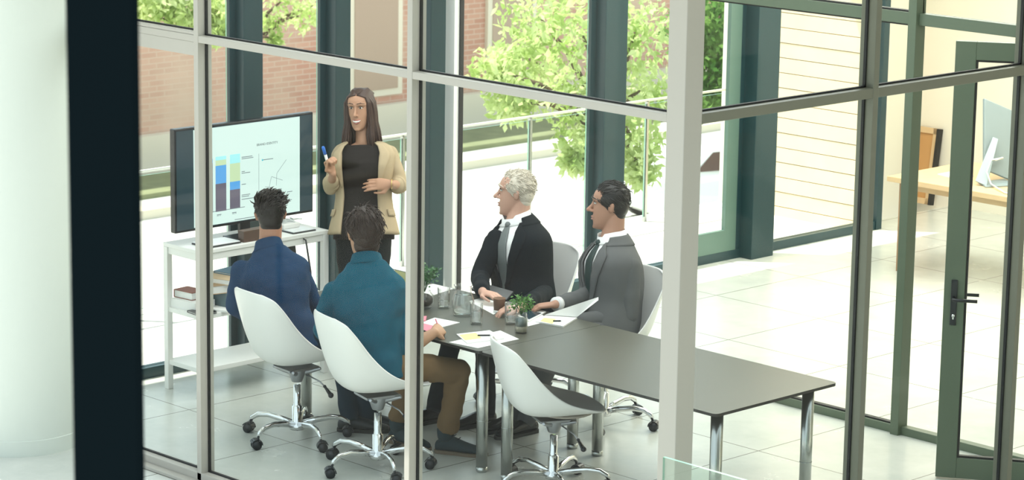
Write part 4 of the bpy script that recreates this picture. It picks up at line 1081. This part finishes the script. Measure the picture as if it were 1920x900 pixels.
M['dark_shoe'] = mat('dark_shoe', (.012, .016, .02), .45); M['dark_sole'] = mat('dark_sole', (.02, .02, .02), .7)
for a in an: shoe(pL, a, V(.75, .7, 0), M['dark_shoe'], M['dark_sole'])
M['hair_dark'] = mat('hair_dark_brown', (.010, .006, .005), .5, spec=.4)
hm = MB(); hdL.cap(hm, .004); hdL.strands(hm, 300, lambda p: (.7, .35, .3), 0.052, .0042, 1, zmin=.07, lift=.38, spread=.22)
hdL.strands(hm, 420, lambda p: (0, -.2, -1), .026, .0036, 2, zmin=-.06, lift=.06)
hm.build('hair', M['hair_dark'], pL)

# ---- man in the teal shirt and khaki trousers (writing)
hM = V(hubM[0], hubM[1], 0); dM = dep(hM + V(0, 0, .57))
T = Torso(hM + V(0, -.03, .555), at(688, 496, dM + .02), V(.35, 1, 0), nrm(AWAY + RIGHT * .05), MALE, k=K * 1.08, bow=.035)
hdM = Head(at(683, 440, dM + .04), nrm(AWAY - RIGHT * .3 + UP * .03), UP - RIGHT * .02, k=K * 1.08)
wM = V(*onz(814, 624, .785))
armM = [(at(624, 550, dM + .02), at(607, 622, dM + .06), at(645, 655, dM + .26), 1.05), (at(743, 562, dM + .05), at(768, 652, dM - .02), wM, 1.08)]
hp_ = hpts(T)
kn = [hM + V(-.20, .43, .53), V(*onz(860, 694, .535))]; an = [V(*onz(748, 795, .12)), V(*onz(838, 812, .12))]
hd_ = [dict(wrist=armM[0][2], d=RIGHT * .5 + AWAY, pn=-UP, curl=.4, side=-1), dict(wrist=wM, d=nrm(onz(848, 602, .80) - wM), pn=nrm(-UP * .6 - RIGHT * .6), curl=.75, side=-1, thumb_in=.9)]
pM = figure('seated man with brown hair, teal shirt and khaki trousers writing at the table', (hM[0], hM[1], 0), T, hdM, armM, hp_, kn, an, SK_M, hd_)
M['teal_shirt'] = mat('teal_shirt', (.008, .080, .125), .8, spec=.1, noisec=(14, .14))
mb = MB(); T.solid(mb, .016, -.05, 1.01)
for a in sleeves(pM, armM, None, .070 * K, .058 * K, .050 * K, (.25, .22)): mb.add(a.v, a.f)
mb.build('shirt', M['teal_shirt'], pM, fuse=(.008, 12), wrinkle=(8, .012))
collar(pM, T, M['teal_shirt'])
M['khaki'] = mat('khaki_trousers', (.17, .108, .054), .85, spec=.1, noisec=(12, .1))
legs_mb(T, hp_, kn, an, (.082 * K, .066 * K, .062 * K), .03).build('trousers', M['khaki'], pM, fuse=(.009, 12), wrinkle=(9, .010))
M['boot'] = mat('suede_boot', (.012, .030, .038), .8)
M['sole_tan'] = mat('sole_edge', (.16, .12, .08), .8)
shoe(pM, an[0], V(.95, .1, 0), M['boot'], M['sole_tan'], True, 'boot'); shoe(pM, an[1], V(.86, .5, 0), M['boot'], M['sole_tan'], True, 'boot')
M['hair_brown'] = mat('hair_brown', (.024, .010, .006), .5, spec=.4)
hm = MB(); hdM.cap(hm, .010, back=1.12); hm.ell(hdM.P(0, -.050, -.04), (.070 * K, .058 * K, .064 * K), 22, 14, R=hdM.R); hm.ell(hdM.P(0, -.03, .04), (.094 * K, .108 * K, .088 * K), 26, 16, R=hdM.R)
hdM.strands(hm, 950, lambda p: (p[0] * 2 + .3, -.6, -.9), .050, .0034, 5, zmin=-.075, lift=.05, spread=.2, top=.008)
hm.build('hair', M['hair_brown'], pM)
pn_ = wM + nrm(onz(848, 602, .80) - wM) * .09
tpn = thing('pen', pn_, 'pink pen held in the fist of the man in the teal shirt', 'pen')
MB().tube([pn_ + V(0, 0, -.025), pn_ - RIGHT * .03 + V(0, 0, .055)], .004, 8).build('barrel', M['pink'], tpn)

def jacket(par, T, arms, m, gap, t0, t1, inf, r, ends, lapel=None, voxel=.008, nm='jacket', wrk=(8, .007)):
    mb = MB(); T.patch(mb, t0, t1, lambda u: gap(u), lambda u: 2 * math.pi - gap(u), inf, 46, 26)
    o = mb.build(nm, m, par, solid=.012, wrinkle=None)
    for a in sleeves(par, arms, None, *r, ends):
        a.build('sleeve', m, o, fuse=(.008, 12), wrinkle=wrk)
    # shoulder yoke closing the armholes
    return o

# ---- white haired man in the dark suit, far side
hO = V(hubO[0], hubO[1], 0); dO = dep(hO + V(0, 0, .57))
fO = nrm(-RIGHT * .62 - AWAY * .78)
T = Torso(hO + V(.0, .0, .555), at(968, 415, dO + .0), V(-.1, -1, 0), fO, MALE, k=K * 1.06, bow=.01)
hdO = Head(at(966, 364, dO - .01), nrm(-RIGHT + AWAY * .10 - UP * .02), UP + RIGHT * .05)
wl, wr_ = V(*onz(978, 577, .785)), V(*onz(905, 548, .80))
armO = [(at(1011, 468, dO - .05), at(1022, 548, dO - .06), wl, 1.0), (at(930, 450, dO - .03), at(899, 520, dO - .10), wr_, 1.0)]
hp_ = hpts(T)
kn = [hO + V(.14, -.47, .56), hO + V(-.08, -.5, .56)]; an = [V(*onz(912, 770, .10)), V(*onz(812, 764, .10))]
an[0] = kn[0] * .2 + an[0] * .8; an[1] = kn[1] * .12 + an[1] * .88; an[0][2] = an[1][2] = .10
hd_ = [dict(wrist=wl, d=-RIGHT - AWAY * .3, pn=-UP, curl=.4, side=1), dict(wrist=wr_, d=RIGHT * .6 - AWAY * .6, pn=-UP, curl=.3, side=-1)]
pO = figure('seated white haired man in dark suit, white shirt and grey tie', (hO[0], hO[1], 0), T, hdO, armO, hp_, kn, an, SK_O, hd_)
M['suit_dark'] = mat('suit_dark', (.005, .009, .013), .8, spec=.1, noisec=(20, .1)); M['shirt_white'] = mat('shirt_white', (.80, .80, .80), .8); M['tie_grey'] = mat('tie_grey', (.13, .15, .15), .55)
mb = MB(); T.solid(mb, .006, -.08, 1.01); mb.build('shirt', M['shirt_white'], pO, fuse=(.009, 3))
collar(pO, T, M['shirt_white'], .012, .06)
mb = MB(); T.patch(mb, .15, 1.0, lambda u: -.16 + .06 * u, lambda u: .16 - .06 * u, .014, 6, 16); mb.build('tie', M['tie_grey'], pO, solid=.006)
MB().ell(T.pt(1.005, 0, .010), (.020, .018, .022), 12, 8).build('tie_knot', M['tie_grey'], pO)
gapO = lambda u: .05 + .62 * max(0, u - .35) ** .9 + max(0, u - .9) * 3.0
jO = jacket(pO, T, armO, M['suit_dark'], gapO, -.05, 1.0, .022, (.066 * K, .057 * K, .044 * K), (.88, .88))
mb = MB(); T.patch(mb, .95, 1.045, lambda u: .75 + .35 * u, lambda u: 2 * math.pi - .75 - .35 * u, lambda u: .030 - .012 * u, 26, 6); mb.build('collar', M['suit_dark'], jO, solid=.010)
for s in (-1, 1):
    mb = MB(); T.patch(mb, .30, .985, lambda u, s=s: s * (.06 + .40 * u ** .9 + max(0, u - .85) * 1.6), lambda u, s=s: s * (.20 + .62 * min(u * 1.3, 1) - (.22 * max(0, u - .8) * 5 if u > .8 else 0) + max(0, u - .85) * 1.6), .034, 5, 16)
    mb.build('lapel', M['suit_dark'], jO, solid=.006)
legs_mb(T, hp_, kn, an, (.080 * K, .064 * K, .054 * K)).build('trousers', M['suit_dark'], pO, fuse=(.009, 12), wrinkle=(9, .008))
M['black_shoe'] = mat('polished_shoe', (.006, .006, .007), .2)
for a in an: shoe(pO, a, V(-.2, -1, 0), M['black_shoe'], M['dark_sole'])
M['hair_white'] = mat('hair_white', (.62, .56, .47), .6)
hm = MB(); hdO.cap(hm, .006, .004); hdO.strands(hm, 700, lambda p: (p[0], -1, .1 if p[2] > .08 else -.7), .034, .0028, 8, zmin=-.05, ymax=.062, lift=.28, spread=.3, top=.006, front=.004)
hm.build('hair', M['hair_white'], pO)
hdO.face(pO, M['hair_white'], M['lip_pale'])

# ---- dark haired man in the navy suit with reflected grey painted in, far side
hF = V(hubF[0], hubF[1], 0); dF = dep(hF + V(0, 0, .57))
T = Torso(hF + V(-.02, .02, .555), at(1146, 451, dF + .02), V(-.35, -1, 0), nrm(-RIGHT * .92 - AWAY * .36), MALE, k=K * 1.08, bow=.035)
hdF = Head(at(1142, 388, dF + .0), nrm(-RIGHT + AWAY * .06 - UP * .03), UP + RIGHT * .06)
wr_, wl = V(*onz(1040, 571, .785)), hF + V(-.12, -.34, .655)
armF = [(at(1181, 500, dF - .12), at(1178, 592, dF - .10), wl, 1.0), (at(1112, 488, dF + .13), at(1104, 556, dF + .06), wr_, 1.0)]
hp_ = hpts(T)
kn = [hF + V(.02, -.46, .56), hF + V(-.20, -.44, .56)]; an = [V(*onz(990, 782, .10)), V(*onz(965, 772, .10))]
hd_ = [dict(wrist=wl, d=-RIGHT - AWAY * .3, pn=-UP, curl=.4, side=1), dict(wrist=wr_, d=-RIGHT - AWAY * .05 - UP * .1, pn=-UP + RIGHT * -.1, curl=.42, side=-1, thumb_in=.5)]
pF = figure('seated dark haired man in dark tie and a navy suit painted with reflected grey, reaching his hand onto the table', (hF[0], hF[1], 0), T, hdF, armF, hp_, kn, an, SK_F, hd_)
M['suit_veiled'] = mat('suit_veiled', (.115, .118, .12), .85, spec=.1, noisec=(20, .08)); M['tie_dark'] = mat('tie_dark', (.008, .03, .028), .5)  # navy suit; the grey veil reflected in the glass is mixed into its colour
mb = MB(); T.solid(mb, .006, -.08, 1.01); mb.build('shirt', M['shirt_white'], pF, fuse=(.009, 3))
collar(pF, T, M['shirt_white'], .012, .06)
mb = MB(); T.patch(mb, .15, 1.0, lambda u: -.17 + .06 * u, lambda u: .17 - .06 * u, .014, 6, 16); mb.build('tie', M['tie_dark'], pF, solid=.006)
MB().ell(T.pt(1.005, 0, .010), (.020, .018, .022), 12, 8).build('tie_knot', M['tie_dark'], pF)
jF = jacket(pF, T, armF, M['suit_veiled'], gapO, -.05, 1.0, .022, (.068 * K, .058 * K, .044 * K), (.88, .86))
mb = MB(); T.patch(mb, .95, 1.045, lambda u: .75 + .35 * u, lambda u: 2 * math.pi - .75 - .35 * u, lambda u: .030 - .012 * u, 26, 6); mb.build('collar', M['suit_veiled'], jF, solid=.010)
for s in (-1, 1):
    mb = MB(); T.patch(mb, .30, .985, lambda u, s=s: s * (.06 + .40 * u ** .9 + max(0, u - .85) * 1.6), lambda u, s=s: s * (.20 + .62 * min(u * 1.3, 1) - (.22 * max(0, u - .8) * 5 if u > .8 else 0) + max(0, u - .85) * 1.6), .034, 5, 16)
    mb.build('lapel', M['suit_veiled'], jF, solid=.006)
cw = nrm(armF[1][2] - armF[1][1])
MB().tube([armF[1][2] - cw * .045, armF[1][2] - cw * .012], [.040 * K, .041 * K], 16).build('cuff', M['shirt_white'], pF)
legs_mb(T, hp_, kn, an, (.080 * K, .064 * K, .054 * K)).build('trousers', M['suit_veiled'], pF, fuse=(.009, 12), wrinkle=(9, .008))
for a in an: shoe(pF, a, V(-.1, -1, 0), M['black_shoe'], M['dark_sole'])
M['hair_black'] = mat('hair_black', (.008, .007, .006), .35, spec=.5)
hm = MB(); hdF.cap(hm, .010, .006); hdF.strands(hm, 420, lambda p: (p[0] * .5, -1, .1 if p[2] > .08 else -.8), .045, .0032, 9, zmin=-.03, ymax=.066, lift=.08, spread=.12, top=.010, front=.006)
hm.build('hair', M['hair_black'], pF)
hdF.face(pF, M['hair_black'], M['lip_pale'])

# ---- presenter standing by the television
hW = V(-13.0, 11.42, 0); dW = dep(hW + V(0, 0, 1.0))
fW = nrm(-AWAY - RIGHT * .10)
T = Torso(at(682, 418, dW), at(682, 262, dW + .01), fW, fW, FEM, k=K * 1.02)
hdW = Head(at(675, 206, dW - .03), nrm(-AWAY - RIGHT * .26 - UP * .06), UP - RIGHT * .06, k=K * .93)
wA, wB = at(624, 326, dW - .24), at(733, 345, dW - .20)
armW = [(at(731, 287, dW + .02), at(750, 348, dW + .0), wB, .85), (at(639, 286, dW + .02), at(620, 352, dW - .02), wA, .85)]   # left arm (image right), right arm
hp_ = [T.p + RIGHT * .09 - UP * .02, T.p - RIGHT * .09 - UP * .02]
kn = [hW + RIGHT * .075 + V(0, 0, .52), hW - RIGHT * .085 + V(0, 0, .52)]; an = [hW + RIGHT * .085 + V(0, 0, .10), hW - RIGHT * .095 + V(0, 0, .10)]
hd_ = [dict(wrist=wB, d=-RIGHT - AWAY * .25 + UP * .02, pn=AWAY * .9 - UP * .35, curl=.28, side=1, spread=.08, thumb_in=.5, k=K * .95),
       dict(wrist=wA, d=UP - RIGHT * .35 - AWAY * .1, pn=-AWAY * .6 + RIGHT * .7, curl=1.0, side=-1, thumb_in=1.0, k=K * .95)]
pW = figure('standing long haired woman in beige blazer holding a marker beside the television', (hW[0], hW[1], 0), T, hdW, armW, hp_, kn, an, SK_W, hd_, jaw=.92, fem=True)
M['top_dark'] = mat('charcoal_top', (.022, .018, .017), .85, spec=.1); M['blazer'] = mat('beige_blazer', (.46, .36, .235), .8, spec=.1, noisec=(18, .05)); M['trousers_black'] = mat('charcoal_trousers', (.018, .020, .022), .8, spec=.1)
mb = MB(); T.solid(mb, .006, -.2, .93); mb.build('top', M['top_dark'], pW, fuse=(.008, 3), wrinkle=(9, .003))
gapW = lambda u: .50 + .10 * math.sin(u * 3.0) if u < .86 else .50 + .10 * math.sin(2.58) + (u - .86) * 1.5
FEM_J = [(t, w_ + (.004 if t < .2 else .0), d_, s) for t, w_, d_, s in FEM]
Tj = Torso(T.p, T.n, fW, fW, [(-.45, .205, .150, 0), (-.2, .195, .142, 0), (.0, .172, .126, 0), (.15, .152, .112, 0), (.32, .140, .105, .0), (.52, .150, .118, .01), (.68, .160, .126, .018), (.82, .168, .104, .008), (.92, .138, .078, 0), (.98, .08, .058, 0), (1.02, .05, .05, 0)], k=K * 1.02)
jW = jacket(pW, Tj, armW, M['blazer'], gapW, -.14, .965, .022, (.055 * K, .047 * K, .050 * K), (.30, .42), nm='blazer')
for s in (-1, 1):
    mb = MB(); Tj.patch(mb, .42, .955, lambda u, s=s: s * (.56 - .02 * u), lambda u, s=s: s * (.60 + .40 * min(u * 1.6, 1) - (.25 * max(0, u - .75) * 4 if u > .75 else 0)), .034, 5, 14)
    mb.build('lapel', M['blazer'], jW, solid=.006)
    mb = MB(); Tj.patch(mb, .08, .16, lambda u, s=s: s * .95, lambda u, s=s: s * 1.45, .036, 6, 4)
    mb.build('pocket_flap', M['blazer'], jW, solid=.006)
for (sh, el, wr), e in zip([a[:3] for a in armW], (.26, .36)):
    q = el + (np.array(wr) - el) * e; dd_ = nrm(np.array(wr) - el)
    MB().tube([q - dd_ * .035, q, q + dd_ * .015], [.051 * K, .054 * K, .051 * K], 20).build('rolled_cuff', M['blazer'], jW)
legs_mb(T, hp_, kn, an, (.084 * K, .058 * K, .045 * K)).build('trousers', M['trousers_black'], pW, fuse=(.009, 12), wrinkle=(8, .005))
for a in an: shoe(pW, a, -AWAY, M['black_shoe'], M['dark_sole'])
M['hair_long'] = mat('hair_dark_auburn', (.045, .019, .012), .42, spec=.5)
hm = MB(); k_ = hdW.k
hm.ell(hdW.P(0, -.024, .052), (.085 * k_, .104 * k_, .088 * k_), 30, 20, R=hdW.R)
r9 = np.random.default_rng(21)
for s in (-1, 1):
    for i in range(130):
        u = i / 129; a = .62 + u * 2.3           # from the temple round to the back of the head
        fall = r9.uniform(.23, .33) if u < .8 else r9.uniform(.2, .3)
        j = r9.normal(size=3) * .005; fr = max(0, 1 - u * 2.2)
        sx, sy = .084 * math.sin(a) ** .7, .092 * math.cos(a) - .022
        y0 = .060 - u * .12
        pts = [(s * .003, y0, .128 - .02 * fr), (s * (.030 + .012 * (1 - fr)), y0 * .98 + .006 * fr, .118 - .010 * fr + .012 * (1 - fr)), (s * (.062 + .008 * (1 - fr)), sy * .75 + .012 * fr, .092), (s * (sx + .002 + .004 * fr) + j[0], sy * .85, .045), (s * (sx + .008) + j[0], sy * .75 + j[1], -.02), (s * (sx + .010) + j[0], sy * .65 + j[1], -.085), (s * (sx + .012) + j[0] * 2, sy * .7 + .03 * fr + j[1], -.15), (s * (sx + .010 + .02 * (1 - u)) + j[0] * 3, sy * .7 + .055 * fr + j[1] * 2, -.11 - fall * .75)]
        hm.tube([hdW.P(*p) for p in pts], [.003 * k_, .006 * k_, .0075 * k_, .008 * k_, .0085 * k_, .0085 * k_, .007 * k_, .0015 * k_], 6)
hm.build('hair', M['hair_long'], pW)
hdW.face(pW, M['hair_long'], M['lip'], True, .0034)
MB().tube([wB + RIGHT * .005 + d_ for d_ in [V(0, 0, .03) * math.cos(a) + AWAY * .03 * math.sin(a) for a in np.linspace(0, 2 * math.pi, 20)]], .003, 6).build('bracelet', mat('gold', (.7, .5, .2), .3, 1.0), pW)
mk0 = wA + (UP - RIGHT * .35) * .075
mk = thing('marker_pen', mk0, 'white marker with blue cap held up by the standing woman', 'marker')
mdir = nrm(UP - RIGHT * .28 - AWAY * .15); mb0 = at(612, 297, dW - .27)
MB().tube([mb0 - mdir * .07, mb0 + mdir * .028], .0095, 12).build('barrel', M['white_paint'], mk)
MB().tube([mb0 + mdir * .028, mb0 + mdir * .075, mb0 + mdir * .082], [.0105, .0105, .007], 12).build('cap', mat('cap_blue', (.02, .16, .62), .35), mk)
